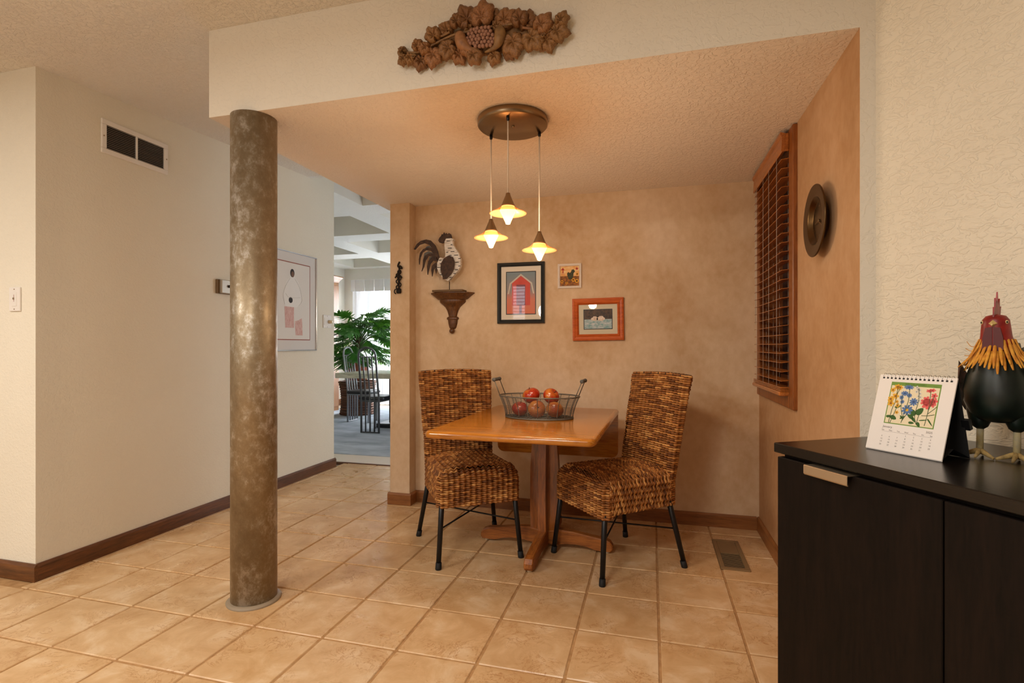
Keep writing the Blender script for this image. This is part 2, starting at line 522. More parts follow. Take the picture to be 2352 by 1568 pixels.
# ---- coffered dining ceiling
CX = [(-5.33, -4.46), (-4.12, -3.25), (-2.885, -2.02), (-1.67, -0.81)]
CY = [(3.89, 4.795), (5.14, 6.05), (6.44, 7.30), (7.69, 8.56)]
gx = [-5.9] + [x for p in CX for x in p] + [0.6]; gy = [3.85] + [y for p in CY for y in p] + [8.9]
b = MB()
for i in range(len(gx) - 1):
    for j in range(len(gy) - 1):
        if i % 2 == 1 and j % 2 == 1: continue
        b.quad((gx[i], gy[j], ZD), (gx[i], gy[j + 1], ZD), (gx[i + 1], gy[j + 1], ZD), (gx[i + 1], gy[j], ZD))
cc = struct('ceiling_coffered', b, M_WHITECEIL)
for (xa, xb) in CX:
    for (ya, yb) in CY:
        b = MB(); zt = ZD + .4
        b.quad((xa, ya, ZD), (xb, ya, ZD), (xb, ya, zt), (xa, ya, zt)); b.quad((xa, yb, ZD), (xb, yb, ZD), (xb, yb, zt), (xa, yb, zt))
        b.quad((xa, ya, ZD), (xa, yb, ZD), (xa, yb, zt), (xa, ya, zt)); b.quad((xb, ya, ZD), (xb, yb, ZD), (xb, yb, zt), (xb, ya, zt))
        b.quad((xa, ya, zt), (xb, ya, zt), (xb, yb, zt), (xa, yb, zt))
        b.build('coffer', M_DINWALL, cc, recalc=False)
# ---- dining room walls
b = MB(); b.box(DXL - .15, DXL, YL1, DYB + .15, -0.06, 2.6)
struct('wall_dining_left', b, M_DINWALL)
DW0, DW1 = -5.3, -2.0
b = MB(); b.box(DXL - .15, DW0, DYB, DYB + .15, -0.06, 2.6); b.box(DW1, DXR + .15, DYB, DYB + .15, -0.06, 2.6)
b.box(DW0, DW1, DYB, DYB + .15, 2.2, 2.6); b.box(DW0, DW1, DYB, DYB + .15, -0.06, 0.04)
struct('wall_dining_back', b, M_DINWALL)
b = MB(); b.box(DXR, DXR + .15, YB + .15, 5.1, -0.06, 2.6); b.box(DXR, DXR + .15, 6.9, DYB + .15, -0.06, 2.6)
b.box(DXR, DXR + .15, 5.1, 6.9, 2.2, 2.6); b.box(DXR, DXR + .15, 5.1, 6.9, -0.06, 0.3)
struct('wall_dining_right', b, M_DINWALL)  # unseen wall; its opening is added to let the side fill in
# ---- kitchen walls behind the camera
b = MB()
KX0, KX1, KZ0, KZ1 = -2.56, -2.26, 1.2, 2.28
b.box(-4.75, KX0, -2.75, -2.6, -0.06, 2.6); b.box(KX1, 3.6, -2.75, -2.6, -0.06, 2.6)
b.box(KX0, KX1, -2.75, -2.6, -0.06, KZ0); b.box(KX0, KX1, -2.75, -2.6, KZ1, 2.6)
M_KIT = plain('kitchen_grey_paint', lin(178, 176, 172), .8)
struct('wall_front', b, M_KIT)
b = MB(); b.box(-4.75, -4.6, -2.6, YL0, -0.06, 2.6)
struct('wall_kitchen_left', b, M_KIT)
# kitchen window (mirrored in the barn print's glass)
b = MB()
for a0, a1, c0, c1 in ((KX0, KX0 + .03, KZ0, KZ1), (KX1 - .03, KX1, KZ0, KZ1), (KX0, KX1, KZ0, KZ0 + .03), (KX0, KX1, KZ1 - .03, KZ1)):
    b.box(a0, a1, -2.68, -2.62, c0, c1)
w3 = struct('window_3', b, M_WHITE)
for k in range(16):
    b = MB(); z = KZ0 + .06 + k * .062; b.add([(KX0 + .03, -2.665, z), (KX1 - .03, -2.665, z), (KX1 - .03, -2.635, z + .012), (KX0 + .03, -2.635, z + .012)], [(0, 1, 2, 3)])
    b.build('blind_slat', M_WHITE, w3, recalc=False)

# ---- baseboards
def baseboard(name, p, q, n, mat, h=.082, t=.015):
    """from p to q along the wall, n points into the room"""
    p = Vector((*p, 0)); q = Vector((*q, 0)); n = Vector((*n, 0)) * t
    b = MB()
    prof = [(0, 0), (1, 0), (1, h - .012), (.45, h), (0, h)]
    vs = [(p + n * a) + Vector((0, 0, z)) for a, z in prof] + [(q + n * a) + Vector((0, 0, z)) for a, z in prof]
    k = len(prof)
    b.add(vs, [tuple(range(k))[::-1], tuple(range(k, 2 * k))] + [(i, (i + 1) % k, (i + 1) % k + k, i + k) for i in range(k)])
    return struct(name, b, mat)
baseboard('baseboard_left', (XL, YL0), (XL, YL1 + .015), (1, 0), M_BASEY)
baseboard('baseboard_left_end', (-4.6, YL0), (XL + .015, YL0), (0, -1), M_BASE)
baseboard('baseboard_back', (-1.645, YB), (XR - .015, YB), (0, -1), M_BASEO)
baseboard('baseboard_right', (XR, YF), (XR, YB), (-1, 0), M_BASEOY)
baseboard('baseboard_pilaster', (-1.81, 3.352), (-1.63, 3.352), (0, -1), M_BASEO)
baseboard('baseboard_pilaster_side', (-1.645, 3.352), (-1.645, YB - .015), (1, 0), M_BASEOY)
baseboard('baseboard_pilaster_hall', (-1.795, 3.352), (-1.795, YB + .15), (-1, 0), M_BASEOY)
baseboard('baseboard_dining_left', (DXL, YL1), (DXL, DYB), (1, 0), M_BASEY, .12)

# ---- nook window: casing, sash, glass
w1b = MB()
cw = .072; ct = .02
for y0, y1, z0, z1 in ((WY0 - cw, WY0, WZ0 - cw, 2.128), (WY1, WY1 + cw, WZ0 - cw, 2.128), (WY0, WY1, WZ1, 2.128), (WY0, WY1, WZ0 - cw, WZ0)):
    w1b.bbox(XR - ct, XR + .02, y0, y1, z0, z1, .004)
w1 = struct('window_1', w1b, M_CASING)
b = MB()
for y0, y1, z0, z1 in ((WY0, WY0 + .018, WZ0, WZ1), (WY1 - .018, WY1, WZ0, WZ1), (WY0, WY1, WZ1 - .018, WZ1), (WY0, WY1, WZ0, WZ0 + .018)):
    b.box(XR, XR + .13, y0, y1, z0, z1)
b.build('jamb', M_CASING, w1)
b = MB()
for y0, y1, z0, z1 in ((WY0 + .018, WY0 + .06, WZ0, WZ1), (WY1 - .06, WY1 - .018, WZ0, WZ1), (WY0, WY1, WZ1 - .06, WZ1 - .018), (WY0, WY1, WZ0 + .018, WZ0 + .06)):
    b.box(XR + .08, XR + .11, y0, y1, z0, z1)
b.build('sash', M_CASING, w1)
b = MB(); b.box(XR + .092, XR + .098, WY0 + .05, WY1 - .05, WZ0 + .05, WZ1 - .05)
M_GLASSDK = plain('dark_window_glass', lin(10, 16, 26), 0.05, 0.0, 0.5)  # opaque pane in near-black blue
b.build('pane', M_GLASSDK, w1)

# ---- dining patio window
b = MB()
for x0, x1, z0, z1 in ((DW0, DW0 + .06, .04, 2.2), (DW1 - .06, DW1, .04, 2.2), (DW0, DW1, 2.14, 2.2), (DW0, DW1, .04, .12), (-3.7, -3.62, .04, 2.2)):
    b.box(x0, x1, DYB + .06, DYB + .12, z0, z1)
w2 = struct('window_2', b, M_WHITE)
M_PANE = Mat('clear_pane', (1, 1, 1, 1), 0.0); M_PANE.set('Transmission Weight', 1.0); M_PANE.set('IOR', 1.02)
for x0, x1 in ((DW0 + .06, -3.7), (-3.62, DW1 - .06)):
    b = MB(); b.box(x0, x1, DYB + .088, DYB + .092, .12, 2.14); b.build('pane', M_PANE.m, w2)
# ================================================================== steel column
m = Mat('mottled_galvanised_steel', rough=0.42, metal=0.8)
v = m.coord((1, 1, 0.8))
n = m.noise(v, 30, 10, 0.8, 0.0)
big = m.noise(m.coord((1, 1, 0.5)), 6, 4, 0.6)
mxn = m.mix(0.45, n, big)
m.set('Base Color', m.ramp(mxn, [(0.36, lin(136, 118, 92)), (0.50, lin(156, 140, 114)), (0.545, lin(172, 160, 140)), (0.60, lin(206, 200, 190))]))
m.set('Roughness', m.ramp(m.noise(v, 22, 4), [(0.3, BW(0.45)), (0.7, BW(0.62))]))
m.bump(m.noise(v, 40, 3), 0.12, 0.003)
M_STEEL = m.m
cc0 = Vector((-1.702, 1.932, 0)); CR = 0.0945
t = thing('column', 'round mottled bronze-grey steel column standing under the corner of the soffit', 'column', cc0)
b = MB(); b.lathe([(CR, 0.0), (CR, ZN)], 64); b.build('shaft', M_STEEL, t)
b = MB(); b.box(-.0015, .0015, CR - .001, CR + .003, .01, ZN); b.build('seam', M_STEEL, t)
b = MB(); b.lathe([(CR + .016, 0.0), (CR + .018, .006), (CR + .008, .012), (CR - .002, .014)], 64, close_ends=False)
b.build('base_ring', plain('grey_caulk', lin(150, 134, 112), .6), t)

# ================================================================== woven chairs
def weave_strand(mb, path, nrm, rn, rb, amp, stake, phase, cols, rng, n=5, s0=0.0):
    """path points with surface normals -> one strand going over and under the stakes"""
    k = len(path); s = 0.0; vs = []; fs = []; base = len(mb.v)
    seg_left = 0; c = cols[0]
    cl = []
    for i in range(k):
        if i: s += (path[i] - path[i - 1]).length
        a = path[max(i - 1, 0)]; d = path[min(i + 1, k - 1)]
        Tn = (d - a).normalized(); N = nrm[i]; B = Tn.cross(N).normalized()
        u_ = s - s0
        P = path[i] + N * (.72 * amp * math.cos(2 * PI * u_ / stake) + .42 * amp * math.sin(PI * u_ / stake + phase))
        w = 1.0 + 0.10 * math.sin(s * 61 + phase * 5)
        for j in range(n):
            an = 2 * PI * j / n
            vs.append(tuple(P + N * (math.cos(an) * rn * w) + B * (math.sin(an) * rb * w)))
        if seg_left <= 0:
            c = rng.choice(cols); kk = rng.uniform(.85, 1.1); c = (c[0] * kk, c[1] * kk, c[2] * kk); seg_left = rng.uniform(.02, .07)
        if i: seg_left -= (path[i] - path[i - 1]).length
        cl += [c] * n
    for i in range(k - 1):
        for j in range(n):
            fs.append((i * n + j, i * n + (j + 1) % n, (i + 1) * n + (j + 1) % n, (i + 1) * n + j))
    o = len(mb.v)
    mb.v += vs
    for f in fs: mb.f.append(tuple(q + o for q in f)); mb.m.append(0); mb.sm.append(True)
    mb.c += cl
def path_len(p): return sum((p[i + 1] - p[i]).length for i in range(len(p) - 1))
def resample(pts, nrm, step):
    L = [0.0]
    for i in range(1, len(pts)): L.append(L[-1] + (pts[i] - pts[i - 1]).length)
    n = max(2, int(L[-1] / step)); op = []; on = []; j = 0
    for i in range(n + 1):
        t_ = L[-1] * i / n
        while j < len(L) - 2 and L[j + 1] < t_: j += 1
        f = (t_ - L[j]) / max(L[j + 1] - L[j], 1e-9)
        op.append(pts[j].lerp(pts[j + 1], f)); on.append(nrm[j].lerp(nrm[j + 1], f).normalized())
    return op, on
m = Mat('woven_banana_leaf', rough=0.55, spec=0.35)
at = m.node('ShaderNodeAttribute', attribute_name='col')
m.set('Base Color', m.mix(0.35, at.outputs['Color'], m.ramp(m.noise(m.coord((1, 1, 1)), 160, 3), [(0.35, lin(60, 34, 12)), (0.65, lin(190, 126, 60))]), 'MULTIPLY'))
M_WEAVE = m.m
m.set('Base Color', at.outputs['Color'])
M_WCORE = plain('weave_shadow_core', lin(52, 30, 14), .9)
WC = [lin(176, 118, 60)[:3], lin(168, 110, 54)[:3], lin(158, 102, 50)[:3], lin(150, 94, 44)[:3], lin(140, 86, 40)[:3], lin(128, 78, 36)[:3], lin(112, 66, 30)[:3], lin(198, 142, 80)[:3]]
rng = random.Random(3)
STK = 0.029
ZS0, ZS1, RS = 0.315, 0.490, 0.05
def hw(y): return 0.214 + (0.200 - 0.214) * (y + .235) / .43
def seat_weave():
    mb = MB(); mb.c = []
    pitch = 0.0112; row = 0
    y = 0.185
    # rows over the seat and down both sides
    while y > -0.235 + RS * .6:
        w = hw(y) + .004; pts = []; nr = []
        edge = max(0, 1 - (y + .235) / .06)
        zt = ZS1 - 0.02 * edge * edge - .006
        for z in (ZS0, ZS1 - RS): pts.append(Vector((-w, y, z))); nr.append(Vector((-1, 0, 0)))
        for k in range(1, 6):
            a = PI / 2 * k / 6; pts.append(Vector((-w + RS * (1 - math.cos(a)), y, zt - RS + RS * math.sin(a)))); nr.append(Vector((-math.cos(a), 0, math.sin(a))))
        for k in range(9):
            u = -1 + 2 * k / 8; x = u * (w - RS)
            pts.append(Vector((x, y, zt + .012 * (1 - u * u) - .006 * math.cos(y * 9)))); nr.append(Vector((0, 0, 1)))
        h = len(pts)
        for k in range(1, 6):
            a = PI / 2 * (6 - k) / 6; pts.append(Vector((w - RS * (1 - math.cos(a)), y, zt - RS + RS * math.sin(a)))); nr.append(Vector((math.cos(a), 0, math.sin(a))))
        for z in (ZS1 - RS, ZS0): pts.append(Vector((w, y, z))); nr.append(Vector((1, 0, 0)))
        for q in pts: q.y += rng.uniform(-.0008, .0008)
        p, n_ = resample(pts, nr, STK / 6)
        weave_strand(mb, p, n_, .0046, .0060, .0060, STK, PI * (row % 2) + rng.uniform(-.2, .2), WC, rng, s0=path_len(p) / 2)
        row += 1; y -= pitch
    # front rows
    s = 0.0; L1 = RS * PI / 2; total = L1 + (ZS1 - RS - ZS0)
    while s < total:
        if s < L1:
            a = s / RS; yy = -.235 + RS - RS * math.sin(a); z = ZS1 - RS + RS * math.cos(a) - .012; nn = Vector((0, -math.sin(a), math.cos(a)))
        else: yy = -.235; z = ZS1 - RS - .012 - (s - L1); nn = Vector((0, -1, 0))
        w = hw(yy) + .004
        cr = .03; pts = []; nr = []
        ins = max(0.0, (z - (ZS1 - RS - .02))) * .35
        w -= ins
        pts.append(Vector((-w, yy + cr + .02, z))); nr.append((nn + Vector((-1, 0, 0))).normalized() if s < L1 else Vector((-1, 0, 0)))
        for k in range(0, 5):
            a = PI / 2 * k / 4
            pts.append(Vector((-w + cr * (1 - math.cos(a)), yy + cr * (1 - math.sin(a)), z))); nr.append((Vector((-math.cos(a), 0, 0)) + nn * math.sin(a)).normalized())
        for k in range(0, 5):
            a = PI / 2 * (4 - k) / 4
            pts.append(Vector((w - cr * (1 - math.cos(a)), yy + cr * (1 - math.sin(a)), z))); nr.append((Vector((math.cos(a), 0, 0)) + nn * math.sin(a)).normalized())
        pts.append(Vector((w, yy + cr + .02, z))); nr.append((nn + Vector((1, 0, 0))).normalized() if s < L1 else Vector((1, 0, 0)))
        p, n_ = resample(pts, nr, STK / 6)
        weave_strand(mb, p, n_, .0046, .0060, .0060, STK, PI * (row % 2) + rng.uniform(-.2, .2), WC, rng, s0=path_len(p) / 2)
        row += 1; s += pitch
    return mb
def back_section(z):
    t_ = (z - .43) / .545
    yc = .205 if z < .43 else .205 + .085 * t_ + .02 * t_ * t_
    w = .200 if z < .43 else .200 + .024 * t_
    return yc, w
def back_weave():
    mb = MB(); mb.c = []; row = 0; z = ZS0; th = .021
    while z < .972:
        yc, w = back_section(z)
        top = max(0, (z - .955) / .02)
        t2 = th * (1 - .5 * min(1, top))
        pts = []; nr = []
        bow = .010
        K = 24
        loop = []
        for k in range(K + 1):
            u = -1 + 2 * k / K; loop.append((u * (w - t2), yc - t2 + bow * (1 - u * u), Vector((0, -1, 0))))
        for k in range(1, 6):
            a = -PI / 2 + PI * k / 6; loop.append((w - t2 + t2 * math.cos(a), yc + t2 * math.sin(a), Vector((math.cos(a), math.sin(a), 0))))
        for k in range(K + 1):
            u = 1 - 2 * k / K; loop.append((u * (w - t2), yc + t2 + bow * (1 - u * u), Vector((0, 1, 0))))
        for k in range(1, 7):
            a = PI / 2 + PI * k / 6; loop.append((-w + t2 + t2 * math.cos(a), yc + t2 * math.sin(a), Vector((math.cos(a), math.sin(a), 0))))
        for x, y, n_ in loop:
            zz = z + (.010 * (1 - (x / w) ** 2) * max(0, (z - .6) / .37)) + rng.uniform(-.0006, .0006)
            pts.append(Vector((x, y, zz))); nr.append(n_)
        p, n2 = resample(pts, nr, STK / 6)
        weave_strand(mb, p, n2, .0046, .0060, .0060, STK, PI * (row % 2) + rng.uniform(-.2, .2), WC, rng, s0=w - t2)
        row += 1; z += .0112
    return mb
seat_me = None
def make_chair(label, loc, rz):
    global seat_me
    t = thing('woven_dining_chair', label, 'chair', loc, rz, 'woven chairs at the nook table')
    if seat_me is None:
        s_ = seat_weave().build('seat', M_WEAVE, t, recalc=False); bk = back_weave().build('backrest', M_WEAVE, t, recalc=False)
        s_['kind'] = 'stuff'; bk['kind'] = 'stuff'
        mb = MB()
        rings = []
        for z, g in ((ZS0 + .006, 0), (ZS1 - RS, 0), (ZS1 - .022, .02), (ZS1 - .010, .045)):
            q_ = .010 + g
            rings.append([(-hw(-.23) + q_, -.222 + g, z), (hw(-.23) - q_, -.222 + g, z), (hw(.19) - q_, .2, z), (-hw(.19) + q_, .2, z)])
        loft(mb, rings, 0, False); c1 = mb.build('seat_core', M_WCORE, s_)
        mb = MB(); rings = []
        for k in range(15):
            z = ZS0 + .004 + (.968 - ZS0) * k / 14; yc, w = back_section(z); g = .013
            r_ = []
            for q in range(9):
                u = -1 + q / 4; r_.append((u * (w - g), yc - .015 + .010 * (1 - u * u), z + .008 * (1 - u * u) * max(0, (z - .6) / .37)))
            for q in range(9):
                u = 1 - q / 4; r_.append((u * (w - g), yc + .015 + .010 * (1 - u * u), z + .008 * (1 - u * u) * max(0, (z - .6) / .37)))
            rings.append(r_)
        loft(mb, rings, 0, False); c2 = mb.build('backrest_core', M_WCORE, bk)
        seat_me = (s_, bk, c1, c2)
    else:
        s_ = dup(seat_me[0], t); bk = dup(seat_me[1], t); dup(seat_me[2], s_); dup(seat_me[3], bk)
    feet = [(-.222, -.248), (.222, -.248), (-.236, .25), (.236, .25)]
    tops = [(-.190, -.205), (.190, -.205), (-.178, .172), (.178, .172)]
    for (fx, fy), (tx, ty) in zip(feet, tops):
        mb = MB(); mb.tube([(fx, fy, .012), (tx, ty, .42)], [.0125, .0145], 14)
        lg = mb.build('leg', M_BLACK, t)
        mb = MB(); mb.tube([(fx, fy, 0), (fx, fy, .003), (fx + (tx - fx) * .08, fy + (ty - fy) * .08, .034)], [.0145, .016, .0150], 14)
        mb.build('foot_cap', M_RUBBER, lg)
    def on(i, z):
        f_ = (z - .012) / .408; return (feet[i][0] + (tops[i][0] - feet[i][0]) * f_, feet[i][1] + (tops[i][1] - feet[i][1]) * f_, z)
    for a, c in ((0, 3), (1, 2)):
        mb = MB(); mb.tube([on(a, .195), on(c, .195 + (.012 if a else 0))], .0042, 8); mb.build('cross_brace', M_BLACK, t)
    return t
make_chair('brown woven chair left of the wooden table, facing the camera', (-0.992, 2.758, 0), math.radians(34.8))
make_chair('brown woven chair right of the wooden table, turned to the left', (-0.179, 2.789, 0), math.radians(-49.0))

# ================================================================== oak drop-leaf table
TZ = 0.735
TR = math.radians(-1.65)
t = thing('drop_leaf_table', 'golden oak pedestal table with a lowered drop leaf between two woven chairs', 'table', (-0.599, 2.730, 0), TR)
b = MB(); slab(b, .787, 1.108, TZ - .034, TZ, .035, .016)
b.build('tabletop', M_OAK_X, t)
# hanging leaf at the wall side
b = MB()
LW, LH = .785, .30
out = [(-LW / 2 + .004, TZ - .012), (LW / 2 - .004, TZ - .012), (LW / 2 - .004, TZ - LH + .04)]
for k in range(5):
    a = -PI / 2 * k / 4; out.append((LW / 2 - .044 + .04 * math.cos(a), TZ - LH + .04 + .04 * math.sin(a)))
for k in range(5):
    a = -PI / 2 - PI / 2 * k / 4; out.append((-LW / 2 + .044 + .04 * math.cos(a), TZ - LH + .04 + .04 * math.sin(a)))
b.prism(out, .531, .551, 'y'); b.build('drop_leaf', M_OAK_X, t)
for hx in (-.22, .2):
    b = MB(); b.box(hx - .03, hx + .03, .49, .534, TZ - .040, TZ - .0345); b.build('leaf_hinge', M_BRUSH, t)
b = MB(); b.bbox(-.30, -.285, .35, .40, TZ - .085, TZ - .036, .003); b.build('support_slide', plain('pale_latch', lin(190, 176, 150), .5), t)
b = MB(); b.bbox(-.30, .30, -.03 + .02, .03 + .02, TZ - .07, TZ - .034, .004); b.bbox(-.03, .03, -.32, .40, TZ - .07, TZ - .034, .004); b.build('top_batten', M_OAK_X, t)
PX_, PY_ = .019, .1445
# four upright boards of the pedestal, each with a foot
for k in range(4):
    a = PI / 2 * k
    R_ = Matrix.Translation((PX_, PY_, 0)) @ Matrix.Rotation(a, 4, 'Z')
    b = MB(); b.M = R_
    prof = [(0.004, .06), (.078, .06), (.082, .20), (.080, .45), (.070, .60), (.050, TZ - .07), (0.004, TZ - .07)]
    vs = []; th = .021
    rr_ = []
    for x, z in prof: rr_.append((x, z))
    b.prism(rr_, -th, th, 'y'); b.build('pedestal_board', M_OAK_Z, t)
    b = MB(); b.M = R_
    top = [(0.02, .095), (.08, .105), (.16, .100), (.26, .085), (.335, .076), (.362, .066), (.376, .045), (.378, .024), (.368, .012)]
    bot = [(.32, .010), (.28, .014), (.24, .026), (.18, .032), (.12, .030), (.08, .022), (.04, .02), (.02, .02)]
    out = top + bot
    n_ = len(out); w = .024; rings = []
    for yy, g in ((-w, .006), (-w + .005, 0), (w - .005, 0), (w, .006)):
        rings.append([(x - (g if x > .3 else 0), yy, z - (g if z > .05 else -g * .3)) for x, z in out])
    loft(b, rings, 0, False); ft = b.build('foot', M_OAK_F if k % 2 == 0 else M_OAK_Y, t)
    b = MB(); b.M = R_; b.lathe([(.014, 0), (.014, .011)], 12, c=(.345, 0, 0)); b.build('glide', plain('clear_glide_%d' % k, lin(200, 180, 150), .4), ft)

# ================================================================== wire basket with apples
BZ = TZ + .0005
m = Mat('weathered_grey_wire', lin(112, 108, 98), .5, .55)
M_WIRE = m.m
BR = math.radians(-4)
t = thing('wire_basket', 'oval grey wire basket with two wooden grips on the oak table', 'basket', (-0.588, 2.765, BZ), BR)
A0_, B0_, A1_, B1_, BH = .187, .118, .222, .146, .118
def ell(f_, k, n=64):
    e = f_ ** 1.6
    return (A0_ + (A1_ - A0_) * e) * math.cos(2 * PI * k / n), (B0_ + (B1_ - B0_) * e) * math.sin(2 * PI * k / n)
b = MB(); b.tube([(*ell(0, k), .004) for k in range(64)], .004, 8, closed=True); b.build('base_ring', M_WIRE, t)
b = MB(); b.tube([(*ell(1, k), BH) for k in range(64)], .0036, 8, closed=True); b.build('rim', M_WIRE, t)
for r_ in range(1, 18):
    b = MB(); f_ = r_ / 18; b.tube([(*ell(f_, k, 48), BH * f_) for k in range(48)], .0009, 5, closed=True); b.build('hoop_wire', M_WIRE, t)
for k in range(22):
    b = MB(); a = k * 64 / 22
    b.tube([(*ell(f_, a), .004 + (BH - .004) * f_) for f_ in [i / 6 for i in range(7)]], .0022, 6); b.build('upright_wire', M_WIRE, t)
b = MB()
for k in range(-9, 10):
    y = k * .0125; x = A0_ * math.sqrt(max(0, 1 - (y / B0_) ** 2)); b.tube([(-x, y, .003), (x, y, .003)], .0010, 5)
for k in range(-7, 8):
    x = k * .025; y = B0_ * math.sqrt(max(0, 1 - (x / A0_) ** 2)); b.tube([(x, -y, .0045), (x, y, .0045)], .0013, 5)
b.build('bottom_mesh', M_WIRE, t)
m = Mat('weathered_grip_wood', rough=.7); m.set('Base Color', m.ramp(m.noise(m.coord((1, 8, 8)), 12, 4), [(.3, lin(66, 64, 60)), (.7, lin(98, 96, 90))])); M_GRIP = m.m
for sx in (-1, 1):
    b = MB(); xa = A1_ * .985 * sx; xt = xa + sx * .026
    b.tube([(xa * .96, -.043, BH), (xt, -.043, BH + .085), (xt, .043, BH + .085), (xa * .96, .043, BH)], .0024, 6)
    hd = b.build('handle_wire', M_WIRE, t)
    b = MB(); b.M = Matrix.Translation((xt, 0, BH + .085)) @ Matrix.Rotation(PI / 2, 4, 'X')
    b.lathe([(.004, -.048), (.0105, -.047), (.0105, -.038), (.0075, -.034), (.0095, -.02), (.0095, -.006), (.0085, 0), (.0095, .006), (.0095, .02), (.0075, .034), (.0105, .038), (.0105, .047), (.004, .048)], 16)
    b.build('grip', M_GRIP, hd)
def apple_mat(name, red, blush, f_, yellow=lin(208, 158, 52)):
    m = Mat(name, rough=.25, spec=.5)
    v = m.coord((1, 1, .35))
    stre = m.noise(v, 60, 3, .6)
    n = m.noise(m.coord(), 14, 3)
    c = m.mix(m.ramp(n, [(f_ - .12, BW(0)), (f_ + .12, BW(1))]), yellow, red)
    c = m.mix(m.ramp(stre, [(.35, BW(0)), (.7, BW(.55))]), c, blush)
    m.set('Base Color', c); m.set('Coat Weight', .3); return m.m
AM = [apple_mat('red_orange_apple_skin', lin(156, 30, 14), lin(186, 62, 22), .42, lin(206, 142, 40)), apple_mat('dark_red_apple_skin', lin(140, 22, 16), lin(170, 46, 28), .30), apple_mat('striped_amber_apple_skin', lin(146, 54, 22), lin(172, 92, 34), .46, lin(186, 122, 40))]
M_STEM = plain('apple_stem', lin(62, 44, 22), .8)
def apple(label, off, r, mi, tilt):
    M_ = Matrix.Translation((-0.588, 2.765, BZ)) @ Matrix.Rotation(BR, 4, 'Z')
    p = M_ @ Vector(off)
    t = thing('apple', label, 'apple', p, 0, 'apples in the wire basket'); t.rotation_euler = tilt
    prof = []
    for k in range(17):
        a = PI * k / 16
        rr_ = math.sin(a) * (1 + .07 * math.sin(a)); z = -math.cos(a) * .92
        z -= .22 * math.exp(-(rr_ / .28) ** 2) if z > 0 else -.14 * math.exp(-(rr_ / .26) ** 2)
        rr_ *= (1.0 - .10 * (z < 0) * (-z))
        prof.append((max(rr_, 0) * r, z * r))
    b = MB(); b.lathe(prof, 28); b.build('flesh', AM[mi], t)
    b = MB(); b.tube([(0, 0, r * .66), (r * .03, 0, r * .82), (r * .1, 0, r * .98)], [r * .04, r * .035, r * .05], 6); b.build('stem', M_STEM, t)
apple('round red-orange apple at the upper left of the wire basket', (-.050, .022, .116), .0465, 0, (.1, -.35, .2))
apple('upper right apple in the basket with its yellow stem end turned up front', (.060, .034, .114), .0440, 0, (.75, .15, .9))
apple('dark red apple low at the left inside the wire basket', (-.102, -.020, .0455), .0425, 1, (.15, -.12, 1.4))
apple('amber striped apple low in the middle of the wire basket', (-.004, -.030, .049), .0450, 2, (1.2, .3, .3))
apple('amber red apple low at the right inside the wire basket', (.094, -.022, .048), .0445, 2, (.5, .5, 2.2))

# ================================================================== three-light pendant
m = Mat('amber_glass_shade', lin(236, 168, 112), .3)
nt = m.t; tr = nt.nodes.new('ShaderNodeBsdfTransparent'); tr.inputs[0].default_value = (1.0, .80, .60, 1)
mx = nt.nodes.new('ShaderNodeMixShader'); mx.inputs[0].default_value = .34
nt.links.new(tr.outputs[0], mx.inputs[1]); nt.links.new(m.b.outputs[0], mx.inputs[2]); nt.links.new(mx.outputs[0], nt.nodes['Material Output'].inputs['Surface'])
M_SHADE = m.m
def emis(name, c, s):
    m = Mat(name, c, .4); m.set('Emission Color', c); m.set('Emission Strength', s); return m.m
M_GLOW = emis('glowing_frosted_glass', lin(255, 206, 128), 3.2)
PC = Vector((-.595, 2.235, 0))
t = thing('pendant_lamp', 'three-light pendant with amber glass shades hanging from a round bronze ceiling plate', 'pendant lamp', (PC.x, PC.y, ZN))
b = MB(); b.lathe([(.0, 0), (.152, 0), (.156, -.004), (.156, -.028), (.150, -.034), (0, -.034)], 64); cnp = b.build('canopy', M_BRUSH, t)
b = MB(); b.sphere((0.006, -.012, -.036), .006, 10, 6); b.build('screw', M_BRUSH, cnp)
for k, (cx, cy, z0) in enumerate(((-.585, 2.121, 1.769), (-.714, 2.295, 1.707), (-.491, 2.319, 1.643))):
    x, y, z = cx - PC.x, cy - PC.y, z0 - ZN
    b = MB(); b.tube([(x, y, -.03), (x, y, z)], .0032, 8); cd = b.build('cord', M_CORD, t)
    b = MB(); b.lathe([(.007, -.034), (.007, -.050), (.004, -.055)], 12, c=(x, y, 0)); b.build('cord_grip', M_BLACK, cd)
    b = MB(); b.lathe([(.003, .004), (.009, .002), (.0105, -.006), (.012, -.010), (.030, -.052), (.031, -.054), (.028, -.054)], 32, c=(x, y, z)); cp = b.build('lamp_cap', M_BRUSH, t)
    b = MB()
    pr = [(.029, -.050), (.034, -.057), (.044, -.066), (.060, -.075), (.076, -.081), (.079, -.083), (.078, -.0850), (.060, -.0785), (.044, -.0700), (.034, -.062), (.027, -.056), (.029, -.050)]
    b.lathe(pr, 48, c=(x, y, z), close_ends=False); b.build('shade', M_SHADE, cp)
    b = MB(); b.lathe([(.027, -.053), (.033, -.066), (.0350, -.072), (.012, -.120), (.009, -.128), (.0, -.131)], 32, c=(x, y, z), close_ends=False); b.build('diffuser', M_GLOW, cp)
    d = bpy.data.lights.new('pendant_bulb', 'POINT'); d.energy = 4.4; d.color = (1.0, .80, .58); d.shadow_soft_size = .035
    lo = bpy.data.objects.new('pendant_bulb', d); COL.objects.link(lo); lo.parent = t; lo.location = (x, y, z - .165)
